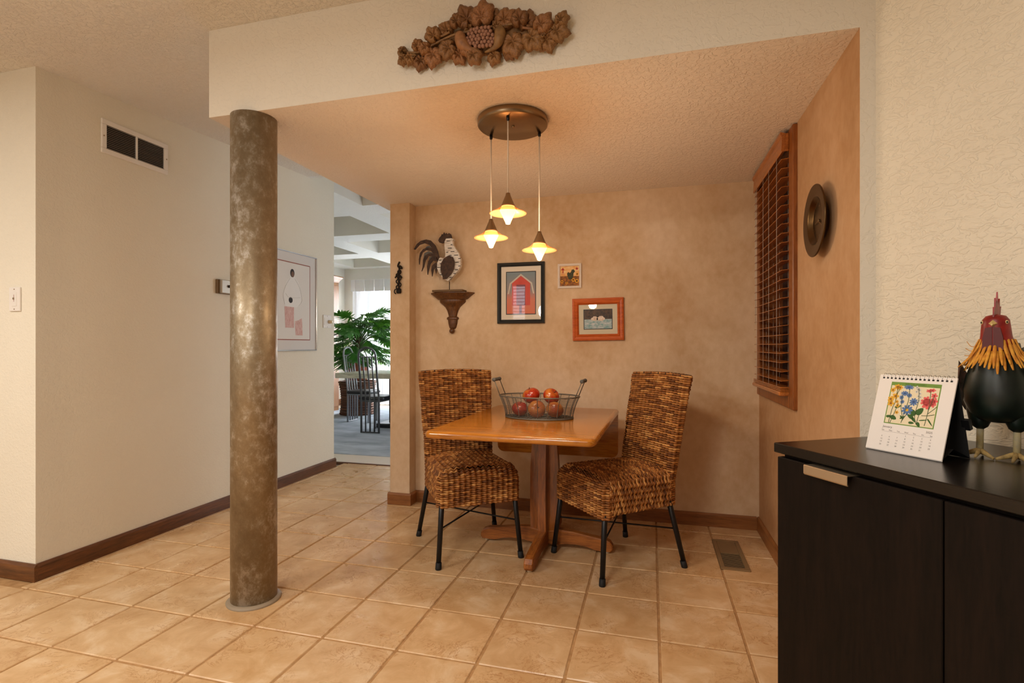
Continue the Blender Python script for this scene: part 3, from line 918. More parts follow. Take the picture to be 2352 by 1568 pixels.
# ================================================================== wooden blind on the nook window
t = thing('wooden_blind', 'oak slat blind with valance and white cords on the dark nook window', 'blind', (0, 0, 0))
VX = .585
b = MB()
prof = [(VX, 2.03), (VX + .004, 2.026), (VX + .016, 2.03), (VX + .016, 2.112), (VX - .004, 2.118), (VX - .004, 2.105), (VX + .003, 2.095)]
vs = [(x, 2.655, z) for x, z in prof] + [(x, 3.342, z) for x, z in prof]; k = len(prof)
b.add(vs, [tuple(range(k)), tuple(range(k, 2 * k))[::-1]] + [(i, i + k, (i + 1) % k + k, (i + 1) % k) for i in range(k)])
val = b.build('valance', M_BLIND, t)
for y0, y1 in ((2.655, 2.668), (3.329, 3.342)):
    b = MB(); b.bbox(VX + .016, XR - .0205, y0, y1, 2.03, 2.112, .002); b.build('valance_return', M_BLIND, val)
b = MB(); b.bbox(.604, .640, 2.672, 3.325, 2.055, 2.095, .002); b.build('head_rail', M_CHROME, t)
b = MB(); sw = .048; th = math.radians(7)
c_, s_ = math.cos(th) * sw / 2, math.sin(th) * sw / 2
b.M = Matrix.Rotation(-th, 4, 'Y'); b.bbox(-sw / 2, sw / 2, 0, .655, -.0014, .0014, .001)
sl = b.build('slat', M_BLIND, t, loc=(.612, 2.671, .962))
for k in range(1, 25): dup(sl, t, loc=(.612, 2.671, .962 + k * .0432))
b = MB(); b.bbox(.578, .640, 2.668, 3.330, .890, .910, .006); b.build('bottom_rail', M_BLIND, t)
for k in range(3):
    b = MB(); b.bbox(.584, .638, 2.669, 3.328, .912 + k * .0072, .917 + k * .0072, .001); b.build('stacked_slat', M_BLIND, t)
M_STRING = plain('white_string', lin(214, 206, 196), .7)
for y in (2.755, 2.93, 3.07, 3.245):
    for x in (.5865, .6375):
        b = MB(); b.tube([(x, y, .92), (x, y, 2.06)], .0009, 5); b.build('ladder_cord', M_STRING, t)
b = MB(); b.tube([(.590, 3.30, 1.25), (.590, 3.30, 2.03)], .0015, 6); b.build('lift_cord', M_STRING, t)

# ================================================================== wall clock (bronze plate)
pc = Vector((XR, 2.215, 1.602))
t = thing('wall_clock', 'round bronze plate clock on the orange-tan wall beside the window', 'clock', pc)
t.rotation_euler = (0, -PI / 2, 0)
M_CLOCK = plain('dark_bronze', lin(92, 72, 48), .3, 1.0)
b = MB(); b.lathe([(.05, 0.0), (.07, .004), (.092, .022), (.132, .032), (.136, .0335), (.1368, .036), (.136, .0385), (.134, .039), (.130, .0388), (.096, .0355), (.0925, .0350), (.091, .0342), (.089, .032), (.078, .0195), (.0765, .0182), (.075, .018), (.072, .018), (0, .018)], 64)
b.build('plate', M_CLOCK, t)
b = MB(); b.lathe([(0, .022), (.006, .022), (.006, .018)], 12); b.build('hub', M_BRUSH, t)
for a, l in ((math.radians(100), .038), (math.radians(-120), .052)):
    b = MB(); b.M = Matrix.Rotation(a, 4, 'Z'); b.box(-.008, l, -.0014, .0014, .0215, .0228); b.build('hand', M_BRUSH, t)
for k in range(12):
    a = 2 * PI * k / 12
    b = MB(); b.M = Matrix.Rotation(a, 4, 'Z'); b.box(.054, .064 if k % 3 else .060, -.001, .001, .0182, .019); b.build('hour_mark', M_BRUSH, t)

# ================================================================== framed pictures on the back wall
def picture(name, label, x0, x1, z0, z1, fw, fd, mats, mat_w, mat_mat, art, yb=YB, glass=True, tilt=0.0, inner=None):
    """facing -Y; art(b, w, h) adds flat pieces in local print coords; returns thing"""
    cx, cz = (x0 + x1) / 2, (z0 + z1) / 2; W, H = x1 - x0, z1 - z0
    t = thing(name, label, 'picture', (cx, yb, cz)); t.rotation_euler = (0, tilt, 0)
    prof = [(0, 0), (0, -fd), (fw * .25, -fd - .003), (fw * .6, -fd + .002), (fw * .75, -fd - .002), (fw, -fd + .006), (fw, 0)]
    for sx, sz, hor in ((0, 1, True), (0, -1, True), (-1, 0, False), (1, 0, False)):
        b = MB(); vs = []
        for e in (-1, 1):
            for o_, d_ in prof:
                if hor: vs.append((e * (W / 2 - o_), d_, sz * (H / 2 - o_)))
                else: vs.append((sx * (W / 2 - o_), d_, e * (H / 2 - o_)))
        k = len(prof)
        b.add(vs, [tuple(range(k)), tuple(range(k, 2 * k))[::-1]] + [(i, i + k, (i + 1) % k + k, (i + 1) % k) for i in range(k)])
        b.build('frame_rail', mats, t)
    w, h = W - 2 * fw, H - 2 * fw
    b = MB(); b.box(-w / 2, w / 2, -fd + .011, -.001, -h / 2, h / 2); b.build('mat_board' if mat_w else 'backing', mat_mat, t)
    aw, ah = w - 2 * mat_w, h - 2 * mat_w
    art(t, aw, ah, -fd + .011)
    if glass:
        b = MB(); b.box(-w / 2, w / 2, -fd + .0065, -fd + .0080, -h / 2, h / 2); b.build('glass', M_PGLASS, t)
    return t
m = Mat('picture_glass', (1, 1, 1, 1), 0.02); m.set('Transmission Weight', 1.0); m.set('IOR', 1.45)
nt = m.t
tr = nt.nodes.new('ShaderNodeBsdfTransparent'); gl = nt.nodes.new('ShaderNodeBsdfGlossy'); gl.inputs['Roughness'].default_value = .02
fr = nt.nodes.new('ShaderNodeFresnel'); fr.inputs['IOR'].default_value = 1.5
mx = nt.nodes.new('ShaderNodeMixShader')
ge = nt.nodes.new('ShaderNodeNewGeometry'); iv = m.node('ShaderNodeMath', operation='SUBTRACT', i_0=1.0, i_1=ge.outputs['Backfacing'])
ml = m.node('ShaderNodeMath', operation='MULTIPLY', i_0=fr.outputs[0], i_1=iv.outputs[0])
nt.links.new(ml.outputs[0], mx.inputs[0]); nt.links.new(tr.outputs[0], mx.inputs[1]); nt.links.new(gl.outputs[0], mx.inputs[2])
nt.links.new(mx.outputs[0], nt.nodes['Material Output'].inputs['Surface'])
M_PGLASS = m.m
def flat(t, name, out, y, mat, lift):
    """flat printed piece: outline in (x,z), facing -Y"""
    b = MB(); b.prism(out, y - lift, y, 'y'); return b.build(name, mat, t)
def R4(x0, x1, z0, z1): return [(x0, z0), (x1, z0), (x1, z1), (x0, z1)]
def printmat(name, c1, c2, scale=10, st=(1, 1, 1)):
    m = Mat(name, rough=.7); m.set('Base Color', m.ramp(m.noise(m.coord(st), scale, 4, .6), [(.35, c1), (.65, c2)])); return m.m
M_PK = plain('print_black', lin(24, 24, 26), .6)
def barn(t, w, h, y):
    flat(t, 'print_border', R4(-w / 2 - .006, w / 2 + .006, -h / 2 - .006, h / 2 + .006), y, M_PK, .0006)
    m = Mat('dusk_sky_print', rough=.7)
    g = m.node('ShaderNodeSeparateXYZ', i_0=m.coord(kind='Object'))
    m.set('Base Color', m.ramp(m.node('ShaderNodeMapRange', i_0=g.outputs[2], i_1=-h / 2, i_2=h / 2).outputs[0], [(0, lin(214, 108, 70)), (.35, lin(208, 120, 92)), (.55, lin(150, 138, 136)), (1, lin(122, 140, 148))]))
    flat(t, 'print_sky', R4(-w / 2, w / 2, -h / 2, h / 2), y - .0006, m.m, .0004)
    Wt = printmat('barn_trim_print', lin(196, 186, 172), lin(214, 206, 196)); Rd = printmat('barn_red_print', lin(196, 62, 48), lin(214, 78, 60)); Pu = printmat('barn_shade_print', lin(112, 44, 62), lin(140, 54, 64))
    s = w / .19
    pts = [(-.06 * s, -h * .30), (.062 * s, -h * .30), (.062 * s, h * .24), (0.0, h * .41), (-.06 * s, h * .24)]
    flat(t, 'print_barn', pts, y - .001, Rd, .0004)
    flat(t, 'print_barn_door', R4(-.03 * s, .03 * s, -h * .3, h * .2), y - .0014, Pu, .0003)
    for sx in (-1, 1):
        flat(t, 'print_roof_trim', [(0, h * .46), (sx * .075 * s, h * .24), (sx * .105 * s * (.85 if sx > 0 else .85), -h * .02), (sx * .095 * s * .85, -h * .02), (sx * .066 * s, h * .22), (0, h * .42)], y - .0014, Wt, .0004)
    flat(t, 'print_path', [(-.012 * s, -h * .5), (.006 * s, -h * .5), (.006 * s, -h * .3), (-.01 * s, -h * .3)], y - .0014, Pu, .0003)
M_BLKFRAME = plain('charcoal_frame', lin(38, 42, 44), .35)
M_MATCREAM = plain('cream_mat_board', lin(226, 214, 196), .8)
picture('barn_picture', 'print of a red barn in a charcoal frame on the tan wall', -1.023, -.692, 1.277, 1.692, .026, .022, M_BLKFRAME, .040, M_MATCREAM, barn)
def farm(t, w, h, y):
    flat(t, 'print_sky', R4(-w / 2, w / 2, 0, h / 2), y, printmat('farm_sky_print', lin(226, 150, 60), lin(238, 206, 150), 22, (1, 1, 3)), .0004)
    flat(t, 'print_field', R4(-w / 2, w / 2, -h / 2, 0), y, printmat('farm_field_print', lin(96, 62, 22), lin(176, 104, 32), 60), .0004)
    K = printmat('farm_rooster_print', lin(38, 44, 26), lin(74, 70, 34), 60)
    ro = [(-.012, -.030), (.010, -.030), (.018, -.012), (.020, .010), (.030, .022), (.022, .036), (.008, .034), (.002, .018), (-.006, .012), (-.016, .020), (-.024, .008), (-.02, -.012)]
    flat(t, 'print_rooster', [(x + .006, z + .008) for x, z in ro], y - .0004, K, .0004)
    Rd = plain('farm_red_print', lin(168, 40, 26), .7)
    st = [(.048 + .013 * math.cos(PI / 2 + PI * k / 5) * (1 if k % 2 == 0 else .42), .048 + .013 * math.sin(PI / 2 + PI * k / 5) * (1 if k % 2 == 0 else .42)) for k in range(10)]
    flat(t, 'print_star', st, y - .0004, Rd, .0004)
    flat(t, 'print_windmill', [(-.055, .0), (-.047, .038), (-.058, .042), (-.046, .056), (-.034, .042), (-.043, .038), (-.036, .0), (-.045, .026)], y - .0004, Rd, .0004)
    Ye = plain('farm_sunflower_print', lin(226, 160, 34), .7); Br = plain('farm_sunflower_centre_print', lin(70, 38, 14), .7)
    for fx, fz, r in ((.024, -.026, .014), (.048, -.034, .015), (-.052, -.036, .011), (.05, .012, .011), (-.02, -.046, .009)):
        flat(t, 'print_sunflower', [(fx + r * (1 if k % 2 else .72) * math.cos(2 * PI * k / 20), fz + r * (1 if k % 2 else .72) * math.sin(2 * PI * k / 20)) for k in range(20)], y - .0004, Ye, .0004)
        flat(t, 'print_sunflower_centre', [(fx + r * .42 * math.cos(2 * PI * k / 12), fz + r * .42 * math.sin(2 * PI * k / 12)) for k in range(12)], y - .0008, Br, .0003)
picture('farm_picture', 'small white framed farm print with rooster and sunflowers on the tan wall', -.603, -.445, 1.508, 1.671, .016, .014, plain('white_frame_paint', lin(232, 220, 208), .5), .0, M_MATCREAM, farm, glass=False)
def duck(t, w, h, y):
    flat(t, 'print_border', R4(-w / 2 - .005, w / 2 + .005, -h / 2 - .005, h / 2 + .005), y, M_PK, .0005)
    flat(t, 'print_bank', R4(-w / 2, w / 2, 0, h / 2), y - .0005, printmat('pond_bank_print', lin(34, 24, 18), lin(92, 66, 44), 70), .0004)
    flat(t, 'print_water', R4(-w / 2, w / 2, -h / 2, 0), y - .0005, printmat('pond_water_print', lin(110, 160, 168), lin(206, 212, 214), 45, (1, 1, 2.5)), .0004)
    Wh = printmat('pond_duck_print', lin(206, 180, 160), lin(238, 226, 212), 60)
    for fx, sc in ((-.022, 1), (.018, 1.15)):
        el = [(fx + sc * .024 * math.cos(2 * PI * k / 24), .002 + sc * .012 * math.sin(2 * PI * k / 24) + (.006 if 3 < k < 8 else 0)) for k in range(24)]
        flat(t, 'print_duck', el, y - .0009, Wh, .0004)
picture('pond_picture', 'orange cherry framed print of white ducks on water on the tan wall', -.503, -.170, 1.160, 1.437, .041, .020, M_CHERRY, .036, plain('sage_mat_board', lin(212, 202, 176), .8), duck, tilt=math.radians(-.8))

# ================================================================== wall bracket with wooden rooster
bx, bz = -1.357, 1.497
def P8(x, y_, Y=3.36): return py(880 + x / 5.409, 500 + y_ / 5.409, Y)
t = thing('wall_bracket', 'dark turned wood bracket shelf below the wooden rooster', 'shelf', (bx, YB, bz))
def half_lathe(b, prof, n=20):
    """half-round turned profile standing on the wall (towards -Y)"""
    vs = []; fs = []; k = n + 1
    for r, z in prof:
        for j in range(k):
            a = PI + PI * j / n; vs.append((r * math.cos(a), r * .62 * math.sin(a), z))
    for i in range(len(prof) - 1):
        for j in range(n): fs.append((i * k + j, i * k + j + 1, (i + 1) * k + j + 1, (i + 1) * k + j))
    for i in range(len(prof) - 1): fs.append((i * k, (i + 1) * k, (i + 1) * k + n, i * k + n))
    fs.append(tuple(range(k))); fs.append(tuple((len(prof) - 1) * k + j for j in range(k)))
    b.add(vs, fs, 0, False)
b = MB(); half_lathe(b, [(.108, -.046), (.118, -.040), (.135, -.026), (.146, -.018), (.156, -.010), (.163, -.006), (.163, .0)]); b.build('shelf_top', M_WALNUT, t)
b = MB(); half_lathe(b, [(.030, -.168), (.034, -.15), (.042, -.125), (.056, -.10), (.076, -.082), (.092, -.070), (.098, -.060), (.096, -.050), (.100, -.046)]); b.build('flared_body', M_WALNUT, t)
b = MB(); half_lathe(b, [(.020, -.252), (.026, -.244), (.034, -.215), (.037, -.19), (.045, -.184), (.045, -.175), (.038, -.168)]); b.build('turned_neck', M_WALNUT, t)
b = MB(); b.sphere((0, -.018, -.268), .0195, 16, 10); b.build('finial', M_WALNUT, t)
# rooster figure standing on the shelf
yr = 3.385
t = thing('wooden_rooster', 'flat white striped wooden rooster with rusty metal tail on the wall bracket', 'figurine', (bx, yr, bz))
m = Mat('whitewashed_wood', rough=.75); m.set('Base Color', m.ramp(m.noise(m.coord((1, 1, 4)), 18, 4, .65), [(.35, lin(176, 164, 150)), (.5, lin(222, 214, 204)), (.7, lin(236, 230, 222))])); M_WHWOOD = m.m
m = Mat('rusty_sheet_metal', rough=.6, metal=.35); m.set('Base Color', m.ramp(m.noise(m.coord(), 40, 5, .65), [(.35, lin(46, 32, 24)), (.6, lin(78, 54, 38)), (.75, lin(104, 76, 54))])); M_RUST = m.m
M_GREYM = plain('grey_sheet_metal', lin(92, 88, 80), .5, .6)
def outl(pts): return [((p := P8(x, y_)).x - bx, p.z - bz) for x, y_ in pts]
b = MB(); b.bbox(-.112, .112, -.045, .045, 0, .014, .002); b.M = Matrix(); b.build('stand_block', plain('tan_block', lin(104, 78, 48), .7), t)
b = MB(); b.tube([(0, 0, .012), (0, 0, .075)], .003, 8); b.build('post', M_IRON, t)
body = [(775, 255), (840, 250), (872, 262), (855, 280), (862, 330), (900, 390), (935, 440), (955, 520), (955, 590), (930, 650), (880, 700), (840, 745), (800, 782), (770, 770), (725, 735), (685, 680), (662, 620), (665, 560), (690, 500), (705, 490), (740, 500), (765, 480), (765, 420), (755, 340), (757, 290)]
b = MB(); b.prism(outl(body), -.016, .016, 'y'); bd = b.build('body', M_WHWOOD, t)
comb = [(670, 275), (685, 240), (705, 220), (715, 195), (730, 200), (742, 172), (755, 195), (772, 182), (785, 200), (805, 182), (825, 195), (838, 230), (835, 250), (790, 250), (765, 290), (720, 310), (685, 300)]
b = MB(); b.prism(outl(comb), -.006, .006, 'y'); b.build('comb', M_RUST, t)
wing = [(820, 468), (870, 490), (892, 550), (885, 630), (850, 700), (790, 760), (745, 765), (738, 720), (725, 690), (715, 640), (720, 570), (760, 500)]
b = MB(); b.prism(outl(wing), -.030, -.026, 'y'); b.build('wing', M_RUST, t)
tails = [([(365, 385), (400, 320), (450, 280), (520, 262), (580, 275), (640, 340), (670, 410), (690, 500), (672, 560), (640, 470), (600, 380), (560, 330), (500, 310), (440, 330), (385, 392)], 0),
         ([(428, 575), (425, 510), (440, 430), (480, 380), (540, 360), (600, 370), (650, 450), (690, 530), (640, 480), (580, 405), (520, 395), (475, 425), (450, 490), (436, 575)], 0),
         ([(455, 660), (470, 600), (475, 520), (500, 460), (560, 430), (620, 440), (680, 540), (640, 510), (590, 470), (545, 470), (510, 525), (492, 600), (465, 658)], 0),
         ([(535, 700), (530, 600), (545, 530), (590, 480), (650, 480), (675, 560), (650, 540), (610, 525), (575, 570), (557, 640), (544, 705)], 0),
         ([(590, 725), (580, 650), (590, 590), (630, 550), (672, 570), (645, 595), (614, 640), (598, 722)], 0),
         ([(640, 690), (625, 640), (640, 580), (672, 590), (655, 645)], 0),
         ([(520, 345), (555, 335), (590, 375), (640, 470), (600, 420), (540, 385), (480, 395)], 1), ([(470, 530), (490, 430), (540, 405), (600, 430), (560, 432), (510, 460)], 1), ([(535, 560), (550, 480), (600, 465), (640, 480), (590, 500)], 1)]
for k, (o_, gm) in enumerate(tails):
    yo = -.004 + .003 * (k % 3) + (.008 if gm else 0)
    b = MB(); b.prism(outl(o_), yo - .0012, yo + .0012, 'y'); b.build('tail_feather', M_GREYM if gm else M_RUST, t)
for (x, y_, w) in ((785, 287, 60), (835, 330, 30), (800, 375, 75), (835, 418, 70), (780, 427, 35), (880, 462, 70), (930, 505, 45), (690, 525, 45), (895, 552, 60), (700, 568, 40), (930, 598, 40), (665, 615, 85), (890, 645, 55), (715, 660, 26), (870, 692, 40), (700, 705, 40), (820, 740, 40), (820, 465, 40)):
    pts = outl([(x - w * .1, y_ - 4), (x + w * .6, y_ - 6), (x + w * .7, y_ + 1), (x, y_ + 4)])
    b = MB(); b.prism(pts, -.0172, -.0158, 'y'); b.build('painted_stripe', M_IRON, bd)

# ================================================================== twisted iron hook on the pilaster
t = thing('iron_wall_hook', 'small black twisted iron ornament hanging on the narrow tan pilaster', 'wall ornament', (-1.722, 3.352, 1.60))
b = MB(); b.tube(smooth_path([(.004, -.006, .118), (-.004, -.010, .100), (-.006, -.012, .085), (.004, -.012, .07), (0, -.012, 0), (0, -.012, -.085)], 5), .006, 8); b.build('spine', M_IRON, t)
b = MB(); b.tube(smooth_path([(.006, -.012, .088), (.020, -.014, .082), (.026, -.014, .070), (.012, -.014, .072)], 4), .0055, 8); b.build('leaf_curl', M_IRON, t)
for k, (z, s_) in enumerate(((.045, 1), (.022, -1), (.0, 1), (-.022, -1), (-.045, 1), (-.062, -1))):
    b = MB(); b.tube([(s_ * .006 + .013 * math.cos(2 * PI * q / 14), -.014, z + .013 * math.sin(2 * PI * q / 14)) for q in range(14)], .0042, 7, closed=True); b.build('iron_ring', M_IRON, t)
for s_ in (-1, 1):
    b = MB(); b.tube(smooth_path([(0, -.014, .028), (s_ * .018, -.016, .015), (s_ * .026, -.016, .002)], 4), [.005] * 8 + [.003], 7); b.build('side_leaf', M_IRON, t)
b = MB(); b.tube([(-.020 + .012 * math.cos(2 * PI * q / 16), -.016, -.092 + .016 * math.sin(2 * PI * q / 16)) for q in range(13)], .004, 7); b.build('hook_end', M_IRON, t)
b = MB(); b.bbox(-.016, .018, -.022, -.004, -.106, -.072, .006); b.build('foot_block', M_IRON, t)

# ================================================================== hall wall: return-air grille, thermostat, print, switch
t = thing('return_air_grille', 'white louvred return-air grille high on the hall wall', 'vent', (XL, 2.311, 2.252))
gy0, gy1, gz0, gz1 = -.198, .198, -.092, .092
fw_ = .028
for y0, y1, z0, z1, nm in ((gy0, gy1, gz1 - fw_, gz1, 'frame_rail'), (gy0, gy1, gz0, gz0 + fw_, 'frame_rail'), (gy0, gy0 + fw_, gz0 + fw_, gz1 - fw_, 'frame_stile'), (gy1 - fw_, gy1, gz0 + fw_, gz1 - fw_, 'frame_stile'), (-.006, .006, gz0 + fw_, gz1 - fw_, 'mullion')):
    b = MB(); b.bbox(0, .011, y0, y1, z0, z1, .003); b.build(nm, M_WHITE, t)
b = MB(); b.box(.0005, .002, gy0 + fw_, gy1 - fw_, gz0 + fw_, gz1 - fw_); b.build('duct_shade', M_DUCTSHADE, t)  # thin black sheet behind the louvres, painted as the shade of the duct
M_LOUV = plain('grey_louvre', lin(150, 138, 124), .5)
for y0, y1 in ((gy0 + fw_, -.006), (.006, gy1 - fw_)):
    b = MB(); b.add([(.003, 0, .0048), (.0095, 0, 0), (.0100, 0, .0006), (.0035, 0, .0058), (.003, y1 - y0, .0048), (.0095, y1 - y0, 0), (.0100, y1 - y0, .0006), (.0035, y1 - y0, .0058)], [(0, 1, 2, 3), (7, 6, 5, 4), (0, 4, 5, 1), (1, 5, 6, 2), (2, 6, 7, 3), (3, 7, 4, 0)])
    l0 = b.build('louvre', M_LOUV, t, loc=(0, y0, gz0 + fw_ + .002))
    for k in range(1, 13): dup(l0, t, loc=(0, y0, gz0 + fw_ + .002 + k * .0098))
for y in (gy0 + .012, gy1 - .012):
    b = MB(); b.sphere((.011, y, 0), .004, 8, 6); b.build('screw', M_BRUSH, t)

t = thing('thermostat', 'small bronze and silver thermostat on the hall wall behind the column', 'thermostat', (XL, 2.935, 1.527))
b = MB(); b.bbox(0, .02, -.065, .065, -.048, .048, .003); b.build('back_plate', plain('bronze_plastic', lin(112, 88, 58), .4), t)
b = MB(); b.bbox(.02, .042, -.05, .065, -.046, .046, .004); b.build('cover', plain('silver_plastic', lin(170, 160, 146), .35, .4), t)
b = MB(); b.lathe([(.010, 0), (.010, .012), (0, .012)], 16); o = b.build('dial', M_BLACK, t, loc=(.042, .012, .004)); o.rotation_euler = (0, PI / 2, 0)

# framed print of a robed woman (facing +X)
pcx = Vector((XL, 3.655, 1.485)); PW, PH = .585, .806
t = thing('framed_print', 'large silver framed print of a woman in a white robe on the hall wall', 'picture', pcx)
for y0, y1, z0, z1 in ((-PW / 2, PW / 2, PH / 2 - .008, PH / 2), (-PW / 2, PW / 2, -PH / 2, -PH / 2 + .008), (-PW / 2, -PW / 2 + .008, -PH / 2 + .008, PH / 2 - .008), (PW / 2 - .008, PW / 2, -PH / 2 + .008, PH / 2 - .008)):
    b = MB(); b.bbox(0, .024, y0, y1, z0, z1, .002); b.build('frame_rail', M_CHROME, t)
def px8(y0, x, z): return (y0, x, z)
def flatx(name, out, x, mat, lift=.0004):
    b = MB(); b.prism(out, x, x + lift, 'x'); return b.build(name, mat, t)
flatx('mat_board', R4(-PW / 2 + .008, PW / 2 - .008, -PH / 2 + .008, PH / 2 - .008), .004, plain('pale_grey_mat', lin(222, 216, 210), .8), .008)
flatx('print_red_line', R4(-PW / 2 + .075, PW / 2 - .083, -PH / 2 + .088, PH / 2 - .082), .012, plain('rust_line_print', lin(150, 66, 44), .8))
flatx('print_paper', R4(-PW / 2 + .082, PW / 2 - .090, -PH / 2 + .095, PH / 2 - .089), .0124, plain('print_paper_white', lin(232, 226, 218), .8))
def E2(cy, cz, ry, rz_, n=20): return [(cy + ry * math.cos(2 * PI * k / n), cz + rz_ * math.sin(2 * PI * k / n)) for k in range(n)]
XS = .0128
M_HAIR = plain('print_dark_hair', lin(44, 36, 34), .8); M_FACE = plain('print_face', lin(128, 92, 72), .8)
flatx('print_hair', E2(-.020, .232, .026, .034), XS + .0004, M_HAIR); flatx('print_face', E2(-.016, .222, .017, .024), XS + .0009, M_FACE)
flatx('print_hands', E2(-.040, .010, .024, .024), XS + .0004, M_HAIR)
flatx('print_robe', [(-.03, .205), (-.085, .17), (-.125, .06), (-.11, -.04), (-.06, -.045), (.03, -.045), (.085, -.02), (.095, .05), (.06, .16), (.01, .205)], XS, plain('print_robe_white', lin(238, 234, 228), .8), .0003)
for pts in ([(-.045, .19), (-.10, .12), (-.13, .04), (-.11, -.03)], [(.01, .19), (.07, .12), (.10, .02), (.06, -.03)], [(-.10, .06), (-.06, .03), (.04, .035), (.08, .04)]):
    b = MB(); b.tube(smooth_path([(XS + .0008, a, c) for a, c in pts], 5), .0009, 5); b.build('print_line', plain('print_pencil_grey', lin(188, 180, 170), .8), t)
M_PINK = printmat('print_pink_wash', lin(206, 150, 138), lin(226, 194, 184), 40, (1, 3, 1))
flatx('print_skirt', [(-.115, -.045), (.0, -.045), (.0, -.215), (-.105, -.215)], XS + .0004, M_PINK)
flatx('print_fringe', [(.01, -.16), (.055, -.15), (.10, -.13), (.11, -.275), (.02, -.275)], XS + .0004, M_PINK)
b = MB(); b.box(.0155, .0168, -PW / 2 + .008, PW / 2 - .008, -PH / 2 + .008, PH / 2 - .008); b.build('glass', M_PGLASS, t)

def switchplate(name, label, loc, rz, knob):
    t = thing(name, label, 'switch', loc, rz)
    w, h = (.115, .116) if knob else (.072, .116)
    b = MB(); b.bbox(-w / 2, w / 2, -.008, 0, -h / 2, h / 2, .004); b.build('cover_plate', M_WHITE, t)
    if knob:
        b = MB(); b.bbox(-.045, -.012, -.011, -.007, -.034, .034, .002); b.build('rocker', M_WHITE, t)
        b = MB(); b.M = Matrix.Translation((.028, -.008, -.002)) @ Matrix.Rotation(PI / 2, 4, 'X'); b.lathe([(.017, 0), (.016, .014), (.013, .030), (0, .032)], 20); b.build('dimmer_knob', plain('ivory_knob', lin(206, 186, 150), .4), t)
    else:
        b = MB(); b.bbox(-.016, .016, -.010, -.007, -.034, .034, .001); sl_ = b.build('slider_panel', M_WHITE, t)
        b = MB(); b.box(-.0012, .0012, -.0104, -.0098, -.012, .022); b.build('slot', plain('slot_red', lin(150, 90, 76), .6), sl_)
        b = MB(); b.bbox(-.003, .003, -.014, -.010, -.002, .008, .001); b.build('slider', M_BRUSH, sl_)
    for z in (-.048, .048):
        b = MB(); b.sphere((0, -.008, z), .0028, 8, 6); b.build('screw', M_BRUSH, t)
switchplate('light_switch', 'white two-gang wall switch with ivory dimmer knob at the end of the hall', (XL, 4.118, 1.343), PI / 2, True)
switchplate('dimmer_switch', 'white slide dimmer on the bright wall at the left edge', (-2.972, YL0, 1.350), 0, False)

# ================================================================== floor register
t = thing('floor_register', 'tan metal floor register in the tiles near the right wall', 'vent', (.411, 3.005, .0))
M_TAN = plain('tan_enamel', lin(138, 112, 78), .35, .2)
for x0, x1, y0, y1, nm in ((-.07, .07, .182, .205, 'frame_rail'), (-.07, .07, -.205, -.182, 'frame_rail'), (-.07, -.048, -.182, .182, 'frame_stile'), (.048, .07, -.182, .182, 'frame_stile')):
    b = MB(); b.bbox(x0, x1, y0, y1, -.002, .007, .0025); b.build(nm, M_TAN, t)
b = MB(); b.bbox(-.048, .048, .01, .182, -.002, .004, .001); b.build('damper_plate', M_TAN, t)
b = MB(); b.box(-.048, .048, -.182, .01, .0012, .0022); b.build('duct_shade', M_DUCTSHADE, t)  # black sheet under the louvres, duct shade put into its colour
b = MB(); b.bbox(-.048, .048, 0, .0022, .0024, .0052, .0005); l0 = b.build('louvre', M_TAN, t, loc=(0, -.176, 0))
for k in range(1, 14): dup(l0, t, loc=(0, -.176 + k * .0135, 0))

# ================================================================== carved grape-leaf plaque on the soffit
m = Mat('carved_antiqued_wood', rough=.55)
n = m.noise(m.coord(rand=True), 30, 4, .6)
geo = m.node('ShaderNodeObjectInfo')
tn = m.ramp(geo.outputs['Random'], [(0, lin(136, 92, 54)), (.35, lin(156, 114, 66)), (.7, lin(164, 112, 70)), (1, lin(142, 108, 62))])
m.set('Base Color', m.mix(m.ramp(n, [(.35, BW(.6)), (.6, BW(0))]), tn, lin(84, 54, 32)))
m.bump(n, .25, .001)
M_CARVE = m.m
M_GRAPE = printmat('carved_grape_tone', lin(120, 78, 62), lin(160, 116, 92), 30)
YO = YF - .004
def P1(x, y_, Y=1.85): return py(880 + x / 5.113, y_ / 5.113, Y)
oc = P1(1180, 450)
SC = .000336
t = thing('grape_leaf_plaque', 'carved wooden plaque of grapes, pears and vine leaves on the soffit', 'wall ornament', (oc.x, YF, oc.z))
